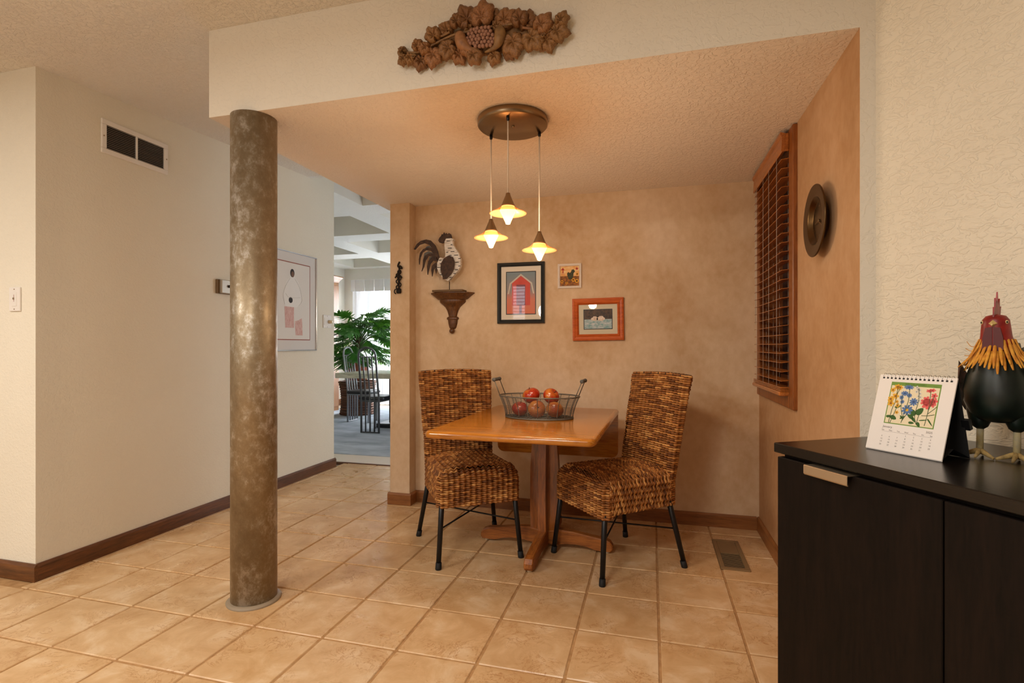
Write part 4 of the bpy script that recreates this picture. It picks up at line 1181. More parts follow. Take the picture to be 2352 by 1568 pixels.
def leaf_mesh(name, seed):
    """five-lobed vine leaf, tip towards +X, domed towards -Y with sunken veins"""
    b = MB(); nr, na = 7, 56
    LB = [(0, 1.0), (math.radians(58), .86), (-math.radians(58), .86), (math.radians(118), .72), (-math.radians(118), .72)]
    vs = [(-.05, -.016, 0)]; fs = []
    def wrap(d): return (d + PI) % (2 * PI) - PI
    for i in range(1, nr + 1):
        f_ = i / nr
        for j in range(na):
            a = 2 * PI * j / na
            r = .70
            for al, ln in LB: r = max(r, .70 + (ln - .70) * max(0, 1 - abs(wrap(a - al)) / .52) ** .9)
            r *= 1 - .55 * math.exp(-(wrap(a - PI) / .20) ** 2)
            r *= 1 + .030 * math.sin(a * 17 + seed * 2) * f_
            vein = max(math.exp(-(wrap(a - al) * (f_ + .25) / .085) ** 2) for al, _ in LB)
            dep = -.016 - .016 * math.sin(PI * f_ * .75) + .030 * max(0, f_ - .55) ** 1.5 * 2 + .0085 * vein * (1 - f_ * .4) - .003 * math.sin(a * 9 + seed) * f_
            vs.append((f_ * r * math.cos(a) * .56 - .05 * (1 - f_), dep, f_ * r * math.sin(a) * .56))
    for j in range(na): fs.append((0, 1 + j, 1 + (j + 1) % na))
    for i in range(nr - 1):
        for j in range(na):
            a = 1 + i * na + j; c = 1 + i * na + (j + 1) % na; fs.append((a, a + na, c + na, c))
    o_ = len(vs)
    for j in range(na):
        x, y_, z = vs[1 + (nr - 1) * na + j]; vs.append((x * .96, y_ + .006, z * .96))
    for j in range(na):
        a = 1 + (nr - 1) * na + j; c = 1 + (nr - 1) * na + (j + 1) % na; fs.append((a, o_ + j, o_ + (j + 1) % na, c))
    fs.append(tuple(o_ + j for j in range(na)))
    b.add(vs, fs, 0, True)
    return b
leaves = [(230, 610, 120, 135), (255, 715, 130, 200), (430, 570, 140, 110), (435, 725, 170, 255), (600, 670, 220, 260), (610, 450, 190, 125), (740, 350, 190, 135), (770, 590, 230, 200), (880, 290, 160, 110), (890, 650, 180, 300), (985, 230, 260, 115), (1180, 220, 280, 88), (1300, 220, 180, 70), (1440, 240, 220, 35), (1090, 680, 190, 300), (1310, 665, 160, 250), (1530, 520, 260, 285), (1615, 260, 190, 100), (1690, 260, 220, 75), (1755, 470, 250, 310), (1880, 320, 220, 50), (1920, 480, 210, 290), (2060, 390, 210, 345), (2105, 270, 160, 65), (1480, 610, 150, 300), (330, 700, 130, 250), (520, 600, 150, 180), (1020, 350, 140, 200), (1350, 330, 140, 20), (1000, 600, 150, 280)]
lm = [leaf_mesh('leaf', k) for k in range(3)]
lobj = []
for k, (x, y_, s_, a) in enumerate(leaves):
    p = P1(x, y_); lo = (p.x - oc.x, -.004 - .010 * (k % 3) - .006, p.z - oc.z)
    s = s_ * SC * 1.26
    if k < 3: o = lm[k].build('leaf', M_CARVE, t, loc=lo); lobj.append(o)
    else: o = dup(lobj[k % 3], t, loc=lo)
    o.rotation_euler = (random.uniform(-.12, .12), -math.radians(a), random.uniform(-.12, .12)); o.scale = (s, .75, s)
rg = random.Random(5)
gi = 0
for r_ in range(6):
    for c_ in range(8):
        x = 1020 + c_ * 42 + (r_ % 2) * 20 + rg.uniform(-6, 6); y_ = 395 + r_ * 40 + rg.uniform(-6, 6) - (c_ - 3.5) * 4
        if ((x - 1180) / 175) ** 2 + ((y_ - 490) / 130) ** 2 > 1: continue
        p = P1(x, y_); b = MB(); b.sphere((0, 0, 0), .0078, 10, 7); b.build('grape', M_GRAPE, t, loc=(p.x - oc.x, -.040 - .014 * (1 - ((x - 1180) / 190) ** 2), p.z - oc.z))
def pear(pts, rads):
    b = MB(); q = [P1(x, y_) for x, y_ in pts]; pth = smooth_path([(p.x - oc.x, -.036 - .01 * math.sin(PI * i / (len(q) - 1)), p.z - oc.z) for i, p in enumerate(q)], 4)
    R_ = []
    for i in range(len(pth)):
        f_ = i / (len(pth) - 1) * (len(rads) - 1); j = min(int(f_), len(rads) - 2); R_.append((rads[j] + (rads[j + 1] - rads[j]) * (f_ - j)) * SC)
    b.tube(pth, R_, 12); b.build('pear', M_CARVE, t)
pear([(915, 410), (930, 470), (960, 560), (1040, 620), (1190, 655)], [20, 62, 72, 40, 8])
pear([(1385, 365), (1395, 430), (1385, 520), (1330, 600), (1210, 640)], [40, 66, 60, 28, 8])
for pts in ([(300, 640), (400, 640), (500, 610), (620, 540), (720, 490), (860, 430), (1000, 400), (1180, 350), (1400, 330), (1560, 300)], [(1840, 395), (1900, 410), (1990, 375)], [(1650, 350), (1760, 370), (1850, 400)], [(620, 440), (700, 450), (800, 400)]):
    b = MB(); b.tube(smooth_path([((p := P1(x, y_)).x - oc.x, -.034, p.z - oc.z) for x, y_ in pts], 4), 14 * SC, 7); b.build('vine_stem', M_CARVE, t)
for (x, y_, r) in ((385, 695, 26), (240, 605, 22), (1890, 450, 28)):
    p = P1(x, y_); b = MB(); pts = []
    for k in range(22):
        a = k * .5; rr_ = r * SC * (1 - k / 26); pts.append((p.x - oc.x + rr_ * math.cos(a), -.042, p.z - oc.z + rr_ * math.sin(a)))
    b.tube(pts, 6 * SC, 6); b.build('tendril', M_CARVE, t)
b = MB()
bp = [P1(x, y_) for x, y_ in ((180, 640), (400, 570), (640, 430), (900, 330), (1200, 290), (1500, 280), (1800, 310), (2060, 330), (2080, 420), (1850, 500), (1560, 560), (1200, 620), (900, 640), (600, 700), (300, 740))]
b.prism([(p.x - oc.x, p.z - oc.z) for p in bp], -.012, 0, 'y'); b.build('backing', M_CARVE, t)
# ================================================================== espresso sideboard along the angled wall
CT = 0.878
cab_rz = -(PI / 2 - ANG)          # local +X runs along the wall towards the camera, local +Y into the wall
C0 = pz(1776.6, 1015.5, CT)       # top front-left corner
t = thing('sideboard', 'espresso brown sideboard with metal tab pulls against the textured wall', 'cabinet', (C0.x, C0.y, 0), cab_rz)
Lx, Dp = 1.75, 0.515
b = MB(); b.bbox(0, Lx, 0, Dp, CT - .0245, CT, .002); b.build('top', M_ESP_X, t)
b = MB(); b.box(.012, Lx - .012, .024, Dp - .004, .08, CT - .0245); b.build('carcass', M_ESP_Z, t)
b = MB(); b.box(.04, Lx - .04, .06, Dp - .01, 0, .08); b.build('plinth', M_ESP_Z, t)
dw = .3925
for k in range(4):
    x0 = .010 + k * (dw + .003)
    b = MB(); b.bbox(x0, x0 + dw, .003, .023, .085, CT - .034, .0015); dr = b.build('door', M_ESP_Z, t)
    hx = x0 + (.098 if k % 2 == 0 else dw - .098 - .115)
    b = MB()
    pr = [(.023, CT - .034), (.023, CT - .0322), (-.012, CT - .0322), (-.0138, CT - .034), (-.0138, CT - .052), (-.0115, CT - .055), (-.0095, CT - .054), (-.012, CT - .050), (-.012, CT - .034)]
    b.prism(pr, hx, hx + .115, 'x'); b.build('handle', plain('satin_nickel_pull', lin(214, 196, 170), .3, .9) if k == 0 else bpy.data.materials['satin_nickel_pull'], dr)

# ================================================================== desk calendar
bl, br_ = pz(1987, 1029, CT), pz(2162, 1062, CT)
ax = (br_ - bl); cw_ = ax.length; crz = math.atan2(ax.y, ax.x)
LEAN = math.radians(17); CHH = 0.186
t = thing('desk_calendar', 'spiral desk calendar with a wildflower picture standing on the sideboard', 'calendar', (bl.x, bl.y, CT + .0003), crz)
M_BOARD = plain('black_easel_board', lin(20, 20, 20), .6); M_PAPER = plain('calendar_paper', lin(236, 228, 220), .6)
TM = Matrix.Rotation(-LEAN, 4, 'X')       # page frame: x right, z up the page, y into the page
def cal(name, fn, mat, parent=t):
    b = MB(); b.M = TM; fn(b); return b.build(name, mat, parent)
cal('easel_front', lambda b: b.box(.002, cw_ - .002, .004, .006, .0, CHH - .002), M_BOARD)
yb_, zb_ = math.sin(LEAN) * CHH, math.cos(LEAN) * CHH
b = MB(); b.add([(.004, yb_ + .006, zb_ - .002), (cw_ - .003, yb_ + .006, zb_ - .002), (cw_ - .003, yb_ * 2 - .008, 0.0), (.004, yb_ * 2 - .008, 0.0), (.004, yb_ + .008, zb_ - .002), (cw_ - .003, yb_ + .008, zb_ - .002), (cw_ - .003, yb_ * 2 - .006, 0.0), (.004, yb_ * 2 - .006, 0.0)], [(0, 1, 2, 3), (7, 6, 5, 4), (0, 4, 5, 1), (1, 5, 6, 2), (2, 6, 7, 3), (3, 7, 4, 0)])
b.build('easel_back', M_BOARD, t)
b = MB(); yv = yb_ * 2 - .006
b.add([(.004, .004, .0), (cw_ - .003, .004, .0), (cw_ - .003, yv * .45, .024), (.004, yv * .45, .024), (cw_ - .003, yv, .001), (.004, yv, .001)], [(0, 1, 2, 3), (3, 2, 4, 5)])
b.build('easel_fold', M_BOARD, t, recalc=False)
b = MB(); b.M = Matrix.Translation((cw_ + .002, yb_ * 1.55, CHH * .40)) @ Matrix.Rotation(LEAN, 4, 'X'); b.bbox(-.012, .004, -.001, .010, -.012, .012, .001); b.build('binder_clip', M_BLACK, t)
for k in range(3):
    o = cal('page', lambda b: b.bbox(0, cw_, .0005 + k * .0011, .0014 + k * .0011, .003 - k * .0008, CHH, .0003), M_PAPER)
PGY = .0004
# wire coils
for k in range(17):
    x = .010 + k * (cw_ - .020) / 16
    b = MB(); b.M = TM
    b.box(x - .0022, x + .0022, .0001, .0005, CHH - .0098, CHH - .0062); b.build('punch_hole', M_BLACK, t)
    b = MB(); b.M = TM
    b.tube([(x + .0006 * math.cos(a_), .0035 + .0052 * math.cos(a_), CHH - .0015 + .0058 * math.sin(a_)) for a_ in [2 * PI * q / 14 for q in range(14)]], .0005, 5, closed=True); b.build('wire_coil', M_CHROME, t)
M_CGREEN = plain('print_green', lin(112, 146, 58), .7); M_CPIC = plain('print_cream', lin(232, 216, 180), .7)
X0, X1, Z0, Z1 = cw_ * .185, cw_ * .835, CHH * .365, CHH * .91
def pl(name, out, mat, lift, parent=t):
    b = MB(); b.M = TM; b.prism(out, PGY - lift - .00012, PGY - lift, 'y'); return b.build(name, mat, parent)
pl('picture_border', R4(X0, X1, Z0, Z1), M_CGREEN, .0)
pl('picture_ground', R4(X0 + .0022, X1 - .0022, Z0 + .0022, Z1 - .0085), M_CPIC, .00015)
PWd, PHt = X1 - X0, Z1 - Z0
def FX(x, z): return (X0 + PWd * x, Z0 + PHt * z)
M_LEAF = plain('print_leaf_green', lin(52, 92, 30), .7); M_STM = plain('print_stem_green', lin(66, 84, 44), .7)
def petal_flower(x, z, r, n, mat, cmat, parent, squash=1.0, inner=.35):
    c = FX(x, z); out = []
    for k in range(n * 6):
        a = 2 * PI * k / (n * 6); rr_ = r * (.55 + .45 * abs(math.cos(a * n / 2)) ** .7)
        out.append((c[0] + rr_ * math.cos(a), c[1] + rr_ * squash * math.sin(a)))
    o = pl('printed_flower', out, mat, .00045, parent)
    pl('printed_flower_centre', [(c[0] + r * inner * math.cos(2 * PI * k / 10), c[1] + r * inner * squash * math.sin(2 * PI * k / 10)) for k in range(10)], cmat, .0006, parent)
def stem(pts):
    q = [FX(*p) for p in pts]; b = MB(); b.M = TM; b.tube(smooth_path([(p[0], PGY - .0003, p[1]) for p in q], 4), .0007, 5, flat=1); b.build('printed_stem', M_STM, t)
def lf(x, z, l, w, ang, mat=None):
    c = FX(x, z); out = []
    for k in range(14):
        a = 2 * PI * k / 14; px_, pz_ = l * math.cos(a), w * math.sin(a) * (1 - .3 * math.cos(a))
        out.append((c[0] + px_ * math.cos(ang) - pz_ * math.sin(ang), c[1] + px_ * math.sin(ang) + pz_ * math.cos(ang)))
    pl('printed_leaf', out, mat or M_LEAF, .0004)
Y_ = plain('print_yellow', lin(226, 168, 40), .7); Yc = plain('print_ochre', lin(150, 92, 24), .7)
Bl = plain('print_blue', lin(84, 116, 164), .7); Bd = plain('print_deep_blue', lin(54, 78, 124), .7)
Pk = plain('print_coral', lin(226, 96, 92), .7); Pd = plain('print_deep_coral', lin(160, 44, 44), .7)
Wf = plain('print_pale_blossom', lin(216, 208, 196), .7); Wc = plain('print_grey_blossom', lin(128, 128, 112), .7)
stem([(.10, .02), (.12, .35), (.16, .55), (.15, .85)]); stem([(.13, .02), (.2, .35), (.22, .5)]); stem([(.16, .7), (.2, .85)])
stem([(.36, .05), (.4, .4), (.42, .6), (.4, .85)]); stem([(.38, .15), (.3, .4), (.28, .7)]); stem([(.4, .35), (.48, .5)]); stem([(.36, .08), (.45, .3)])
stem([(.66, .06), (.6, .25), (.62, .6), (.58, .88)]); stem([(.66, .06), (.68, .3)])
stem([(.82, .05), (.84, .4), (.82, .85)]); stem([(.84, .32), (.95, .45), (.98, .5)]); stem([(.73, .27), (.84, .28), (.97, .32)]); stem([(.84, .4), (.88, .6), (.9, .75)])
for x, z, r in ((.14, .88, .0075), (.20, .87, .0065), (.06, .80, .006), (.14, .66, .008), (.05, .58, .0075), (.07, .48, .008), (.19, .53, .0045), (.22, .44, .005), (.23, .28, .0045)): petal_flower(x, z, r, 5, Y_, Yc, t)
for x, z, r, sq in ((.38, .89, .0115, .5), (.32, .74, .009, .7), (.42, .70, .006, .9), (.27, .64, .005, 1.2), (.30, .54, .005, 1.0), (.53, .56, .0095, 1.0), (.43, .36, .0125, 1.0)): petal_flower(x, z, r, 9, Bl, Y_ if z < .4 else Bd, t, sq, .28)
for x, z in ((.54, .90), (.57, .86), (.55, .80), (.60, .84), (.62, .76), (.60, .70), (.64, .68), (.63, .60)): petal_flower(x, z, .004, 4, Wf, Wc, t, 1, .3)
for x, z, r, sq in ((.79, .84, .007, .6), (.85, .86, .007, .6), (.77, .64, .008, 1), (.73, .58, .008, 1), (.79, .52, .0105, 1), (.86, .60, .009, 1), (.90, .74, .0070, .9), (.92, .62, .0075, 1), (.90, .54, .007, 1)): petal_flower(x, z, r, 5, Pk, Pd, t, sq, .3)
for x, z, l, w, a in ((.18, .15, .0075, .005, -.4), (.08, .17, .006, .003, .2), (.23, .42, .007, .0035, .4), (.37, .18, .007, .002, .6), (.35, .18, .006, .002, 2.4), (.55, .32, .009, .006, 2.2), (.68, .36, .010, .0065, .9), (.52, .22, .008, .004, 2.6), (.56, .08, .006, .003, 0), (.70, .06, .006, .0035, -1.0), (.78, .17, .009, .0012, .2), (.91, .14, .010, .0015, -.9), (.60, .15, .007, .003, -.8)): lf(x, z, l, w, a)
M_INK = plain('print_ink_grey', lin(120, 112, 108), .7); M_INKG = plain('print_ink_green', lin(58, 88, 34), .7)
def ct(body, x, z, size, mat=M_INK, al='CENTER'):
    M_ = TM @ Matrix.Translation((x, PGY - .0003, z)) @ Matrix.Rotation(PI / 2, 4, 'X'); return text_mesh('printed_text', body, size, M_, mat, t, al)
ct('WILDFLOWERS', (X0 + X1) / 2, Z1 - .0044, .0066, M_INKG); ct('PLATE 1', X1 - .011, Z1 - .0062, .0026, M_INKG)
ct('January', X0, Z0 - .0080, .0072, M_INK, 'LEFT'); ct('2025', X1, Z0 - .0085, .0068, M_INK, 'RIGHT')
days = ['Sun', 'Mon', 'Tue', 'Wed', 'Thu', 'Fri', 'Sat']
for c_ in range(7):
    x = X0 + .002 + c_ * PWd / 6.2
    ct(days[c_], x, Z0 - .0160, .0042)
    for r_ in range(5):
        d_ = r_ * 7 + c_ - 2
        if 1 <= d_ <= 31: ct(str(d_), x, Z0 - .0245 - r_ * .0066, .0046)
pl('printed_rule', R4(X0, X1, Z0 - .0192, Z0 - .0189), M_INK, .0001)

# ================================================================== painted metal rooster
fl, fr_ = pz(2258, 1047, CT), pz(2346, 1062, CT)
mid = (fl + fr_) / 2
RF = math.atan2(-mid.y, -mid.x) - math.radians(12)          # facing the camera, a touch to its right
t = thing('metal_rooster', 'painted metal rooster with red head, yellow hackle and dark green body beside the calendar', 'figurine', (mid.x - .004, mid.y + .004, CT), RF)
t.scale = (.74, .76, 1.0)
# local frame: +X is the beak side, Z up
GR = Mat('dark_green_painted_metal', rough=.38, spec=.5); GR.set('Base Color', GR.ramp(GR.noise(GR.coord(), 22, 4), [(.35, lin(8, 16, 12)), (.7, lin(20, 34, 24))])); M_RG = GR.m
RD = Mat('red_painted_metal', rough=.4); RD.set('Base Color', RD.ramp(RD.noise(RD.coord(), 30, 4), [(.35, lin(118, 14, 10)), (.65, lin(168, 30, 18))])); M_RR = RD.m
M_RY = printmat('yellow_painted_feather', lin(186, 112, 20), lin(222, 158, 50), 60); M_RDK = plain('deep_red_wattle', lin(84, 10, 10), .45); M_RBK = plain('bone_beak', lin(206, 178, 112), .45)
M_RLEG = printmat('worn_zinc_leg', lin(128, 122, 104), lin(168, 150, 100), 40); M_RTOE = printmat('brass_toe', lin(112, 90, 48), lin(168, 140, 84), 50)
def ering(cx, cz, rx, ry, n=24): return [(cx + rx * math.cos(2 * PI * k / n), ry * math.sin(2 * PI * k / n), cz) for k in range(n)]
b = MB(); loft(b, [ering(0.005, .080, .012, .018), ering(0.0, .086, .045, .048), ering(-.005, .10, .066, .066), ering(-.008, .125, .078, .079), ering(-.010, .15, .080, .081), ering(-.008, .18, .074, .074), ering(0.0, .205, .060, .061), ering(.008, .235, .045, .046)])
b.build('body', M_RG, t)
b = MB(); loft(b, [ering(.008, .215, .050, .050), ering(.016, .245, .040, .040), ering(.022, .270, .034, .0345), ering(.025, .290, .031, .032), ering(.026, .304, .028, .0300), ering(.025, .313, .020, .022), ering(.022, .317, .003, .004)])
b.build('head', M_RR, t)
b = MB(); b.prism([(-.012, .308), (-.022, .335), (-.010, .330), (-.008, .352), (.006, .338), (.012, .366), (.022, .340), (.034, .352), (.036, .328), (.048, .332), (.050, .310), (.03, .302)], -.0018, .0018, 'y'); b.build('comb', M_RR, t)
b = MB(); loft(b, [[(.050, -.0115, .297), (.050, 0, .306), (.050, .0115, .297), (.050, 0, .288)], [(.068, -.003, .294), (.068, 0, .297), (.068, .003, .294), (.068, 0, .291)]], smooth=False); b.build('beak', M_RBK, t)
for s_ in (-1, 1):
    b = MB(); b.prism([(s_ * .001, .289), (s_ * .016, .287), (s_ * .022, .265), (s_ * .023, .240), (s_ * .016, .234), (s_ * .004, .234), (s_ * .001, .246)], .055, .0585, 'x'); w_ = b.build('wattle', M_RDK, t)
    b = MB(); b.sphere((.040, s_ * .0262, .299), .0042, 10, 8); e_ = b.build('eye', plain('eye_ivory_%s' % ('r' if s_ > 0 else 'l'), lin(206, 186, 130), .3), t)
    b = MB(); b.sphere((.0432, s_ * .0275, .299), .0022, 8, 6); b.build('pupil', M_BLACK, e_)
def feather(l, w, mat, parent, M_, curl=.15):
    b = MB(); b.M = M_; vs = []; n_ = 6
    for i in range(n_ + 1):
        f_ = i / n_; ww = w * (.55 + .45 * math.sin(PI * min(f_ * .9 + .15, 1))) * (1 if f_ < .85 else .6)
        for q in (-1, 0, 1): vs.append((curl * l * f_ * f_ + .0012 * (q == 0), q * ww, -l * f_))
    fs = [(i * 3 + q, i * 3 + q + 1, (i + 1) * 3 + q + 1, (i + 1) * 3 + q) for i in range(n_) for q in range(2)]
    b.add(vs, fs, 0, True); o = b.build('hackle_feather', mat, parent, recalc=False)
    sm_ = o.modifiers.new('thick', 'SOLIDIFY'); sm_.thickness = .001
    return o
rf = random.Random(11)
for row_, (cz, rx, n_, l) in enumerate(((.262, .038, 22, .050), (.250, .042, 26, .056), (.236, .047, 28, .052))):
    for k in range(n_):
        a = 2 * PI * (k + .5 * row_) / n_
        if row_ == 0 and abs((a + PI) % (2 * PI) - PI) < .5: continue
        sl_ = .5 + .12 * row_
        M_ = Matrix.Translation((.014, 0, cz)) @ Matrix.Rotation(a, 4, 'Z') @ Matrix.Translation((rx, 0, 0)) @ Matrix.Rotation(-sl_ * rf.uniform(.8, 1.15), 4, 'Y')
        feather(l * rf.uniform(.85, 1.15), .0042, M_RY, t, M_, rf.uniform(-.1, .12))
for s_ in (-1, 1):
    b = MB()
    loft(b, [[(x + .0 * k, s_ * y, z) for x, y, z in r_] for k, r_ in enumerate([[(-.075, .080, .17), (-.05, .092, .20), (.0, .090, .215), (.03, .078, .20), (.02, .088, .16), (-.03, .094, .145)], [(-.09, .084, .14), (-.06, .094, .15), (-.01, .094, .16), (.01, .09, .15), (0, .094, .13), (-.05, .096, .115)], [(-.11, .078, .11), (-.08, .086, .115), (-.05, .088, .12), (-.03, .088, .115), (-.05, .088, .10), (-.08, .084, .09)]])], smooth=False)
    b.build('wing', printmat('rust_brown_wing_%d' % (s_ + 1), lin(92, 40, 18), lin(40, 34, 22), 40), t)
    yy = s_ * .040
    b = MB(); b.lathe([(.008, .062), (.018, .068), (.027, .084), (.032, .104), (.030, .130)], 16, c=(0, yy, 0)); b.build('thigh', M_RG, t)
    b = MB(); b.tube([(.004, yy, .012), (.0, yy, .066)], [.0085, .0085], 12); lg_ = b.build('leg', M_RLEG, t)
    for a, l in ((0, .046), (.85, .050), (-.85, .050), (PI, .03)):
        b = MB(); b.tube([(.004, yy, .014), (.004 + .35 * l * math.cos(a), yy + .35 * l * math.sin(a), .011), (.004 + l * math.cos(a), yy + l * math.sin(a), .0032)], [.0075, .006, .003], 8); b.build('toe', M_RTOE, lg_)
for k in range(7):
    b = MB(); a0 = -.5 + k * .17; pts = []
    for q in range(9):
        f_ = q / 8; pts.append((-.065 - .12 * f_, .008 * (k - 3) * (1 + f_ * .6), .16 + (.07 + .01 * (3 - abs(k - 3))) * math.sin(f_ * 2.3)))
    b.tube(pts, [.009 * math.sin(PI * min(.95, .15 + q / 10)) + .001 for q in range(9)], 6, flat=.25); b.build('tail_feather', M_RG, t)
for k in range(4):
    b = MB(); b.tube(smooth_path([(-.01, -.042, .250 - k * .008), (-.012, -.062, .246 - k * .010), (-.014, -.074 - .003 * k, .258 - k * .016)], 4), .0008, 5); b.build('loose_wisp', M_RY, t)
# ================================================================== vertical blinds in the dining room
m = Mat('white_vinyl_slat', lin(236, 236, 238), .5); m.set('Transmission Weight', 0)
nt = m.t; tl = nt.nodes.new('ShaderNodeBsdfTranslucent'); tl.inputs[0].default_value = (.85, .87, .9, 1)
mx = nt.nodes.new('ShaderNodeMixShader'); mx.inputs[0].default_value = .05
nt.links.new(m.b.outputs[0], mx.inputs[1]); nt.links.new(tl.outputs[0], mx.inputs[2]); nt.links.new(mx.outputs[0], nt.nodes['Material Output'].inputs['Surface'])
M_VINYL = m.m
t = thing('vertical_blind', 'long white vertical blind with scalloped valance across the dining room window', 'blind', (-5.42, 8.62, 0))
b = MB(); b.bbox(0, 3.5, .0, .06, 2.20, 2.25, .003); b.build('head_rail', M_WHITE, t)
b = MB(); vs = []; n_ = 2
b.bbox(.0, .085, -.02, -.012, 2.13, 2.345, .004); v0 = b.build('valance_panel', M_VINYL, t)
b = MB(); b.bbox(.0, .112, -.010, -.004, 2.13, 2.345, .004); v0b = b.build('valance_panel', M_VINYL, t, loc=(.086, 0, 0))
for k in range(1, 17): dup(v0, t, loc=(k * .2, 0, 0)); dup(v0b, t, loc=(.086 + k * .2, 0, 0))
b = MB(); out = []
for k in range(7):
    u = k / 6; out.append((-.043 + .086 * u, .007 * math.sin(PI * u)))
vs = [(x, y, z) for z in (.04, 2.2) for x, y in out]
b.add(vs, [(i, i + 1, i + 8, i + 7) for i in range(6)], 0, True)
s0 = b.build('slat', M_VINYL, t, loc=(.06, .03, 0)); s0.rotation_euler = (0, 0, math.radians(32))
for k in range(1, 46): dup(s0, t, loc=(.06 + k * .076, .03, 0), rot=(0, 0, math.radians(72 - (40 if k < 5 else 0))))

# ================================================================== dining table and chairs
TMB = Mat('travertine_marble', rough=.3); n = TMB.noise(TMB.coord((1, 1, 4)), 8, 5, .65, .6)
TMB.set('Base Color', TMB.ramp(n, [(.3, lin(150, 146, 124)), (.5, lin(196, 192, 168)), (.7, lin(216, 212, 190))])); M_MARB = TMB.m
t = thing('marble_dining_table', 'pale marble dining table on a dark pedestal in the far room', 'table', (-3.10, 6.62, .0102))
b = MB(); slab(b, 2.05, .92, .675, .742, .01, .004); b.build('tabletop', M_MARB, t)
b = MB(); b.bbox(-.35, .55, -.22, .22, .06, .675, .01); b.build('pedestal', plain('dark_pedestal', lin(30, 32, 36), .4), t)
b = MB(); b.bbox(-.5, .75, -.30, .30, 0, .06, .01); b.build('plinth', bpy.data.materials['dark_pedestal'], t)
M_DCH = plain('graphite_lacquer', lin(84, 86, 88), .35, .3); M_DCH2 = plain('grey_lacquer', lin(140, 142, 146), .3, .3); M_LEATH = plain('black_leather', lin(26, 28, 34), .35)
def dining_chair(label, loc, rz, mat):
    """back towards local -Y, sitting faces +Y"""
    t = thing('slat_back_chair', label, 'chair', loc, rz, 'tall slat-back dining chairs')
    W = .125
    def yb(z): return -.0 - (.09 * max(0, (z - .45) / .65)) 
    pts = [(-W, 0, .0), (-W, 0, .45)]
    for z in (.6, .75, .9, .98): pts.append((-W + .004, yb(z), z))
    for k in range(1, 8):
        a = PI - PI * k / 8; pts.append(((W - .004) * math.cos(a), yb(.98 + .11 * math.sin(a)), .98 + .11 * math.sin(a)))
    for z in (.98, .9, .75, .6): pts.append((W - .004, yb(z), z))
    pts += [(W, 0, .45), (W, 0, 0)]
    b = MB(); b.tube(pts, .0135, 8); b.build('back_frame', mat, t)
    for k in range(1, 4):
        x = -W + 2 * W * k / 4; b = MB(); b.tube([(x, 0, 0.01), (x, 0, .45), (x, yb(.6), .6), (x, yb(.75), .75), (x, yb(.97), .97)], .010, 6); b.build('back_slat', mat, t)
    b = MB(); b.tube([(-W, yb(.97), .97), (W, yb(.97), .97)], .006, 6); b.build('top_rail', mat, t)
    b = MB(); b.bbox(-W, W, -.012, .012, 0, .018, .003); b.build('bottom_rail', mat, t)
    b = MB(); slab(b, .37, .38, .415, .462, .05, .018, cx=0, cy=.185); b.build('seat', M_LEATH, t)
    b = MB(); b.bbox(-.15, .15, .0, .34, .395, .416, .004); b.build('seat_frame', mat, t)
    for s_ in (-1, 1):
        b = MB(); b.bbox(s_ * .12 - .011, s_ * .12 + .011, .32, .342, 0, .40, .003); b.build('front_leg', mat, t)
    return t
dining_chair('dark slat-back chair in front of the marble table', (-3.457, 5.925, .0102), 0, M_DCH)
dining_chair('grey slat-back chair at the left end of the marble table', (-4.262, 6.81, .0102), -PI / 2, M_DCH2)
dining_chair('dark chair behind the marble table, mostly hidden by the pilaster', (-3.62, 7.55, .0102), PI, M_DCH)

# ================================================================== philodendron in a terracotta pot on a wicker stand
PLX, PLY = -4.62, 7.53
t = thing('wicker_plant_stand', 'brown woven wicker basket stand under the big houseplant', 'plant stand', (PLX, PLY, .0102))
m = Mat('brown_wicker', rough=.7); n = m.node('ShaderNodeTexWave', i_Vector=m.coord(), i_Scale=22.0, i_Distortion=2.0, bands_direction='Z')
m.set('Base Color', m.ramp(n.outputs['Fac'], [(.2, lin(62, 36, 22)), (.7, lin(128, 78, 48))])); M_WICK = m.m
for k in range(14):
    z = .018 + k * .0385; r = .235 + .035 * ((z - .27) / .27) ** 2 + .02 * (z / .54)
    b = MB(); b.tube([(r * math.cos(2 * PI * q / 28), r * math.sin(2 * PI * q / 28), z + .004 * (q % 2)) for q in range(28)], .0205, 7, closed=True); b.build('wicker_coil', M_WICK, t)
b = MB(); b.lathe([(0, .0), (.22, .0), (.22, .52), (0, .52)], 24); b.build('core', M_WCORE, t)
t = thing('houseplant', 'big leafy green philodendron in a terracotta pot by the far window', 'plant', (PLX, PLY, .568))
M_TERRA = plain('terracotta', lin(176, 96, 66), .8)
b = MB(); b.lathe([(0, 0), (.15, 0), (.19, .26), (.205, .26), (.21, .33), (.18, .33), (.17, .28), (0, .28)], 32); b.build('pot', M_TERRA, t)
M_TRUNK = printmat('scaly_trunk', lin(60, 40, 26), lin(112, 82, 58), 40)
b = MB(); tp = smooth_path([(0, 0, .28), (-.03, -.02, .42), (.02, -.03, .58), (.06, 0, .70)], 4); b.tube(tp, [.045] * len(tp), 10); b.build('trunk', M_TRUNK, t)
LF = Mat('glossy_green_leaf', rough=.35, spec=.5); oi = LF.node('ShaderNodeObjectInfo')
LF.set('Base Color', LF.ramp(oi.outputs['Random'], [(0, lin(26, 74, 26)), (.5, lin(44, 110, 36)), (1, lin(76, 146, 44))]))
nt = LF.t; tl = nt.nodes.new('ShaderNodeBsdfTranslucent'); tl.inputs[0].default_value = lin(96, 150, 40)
mx = nt.nodes.new('ShaderNodeMixShader'); mx.inputs[0].default_value = .25
nt.links.new(LF.b.outputs[0], mx.inputs[1]); nt.links.new(tl.outputs[0], mx.inputs[2]); nt.links.new(mx.outputs[0], nt.nodes['Material Output'].inputs['Surface'])
M_LEAFG = LF.m
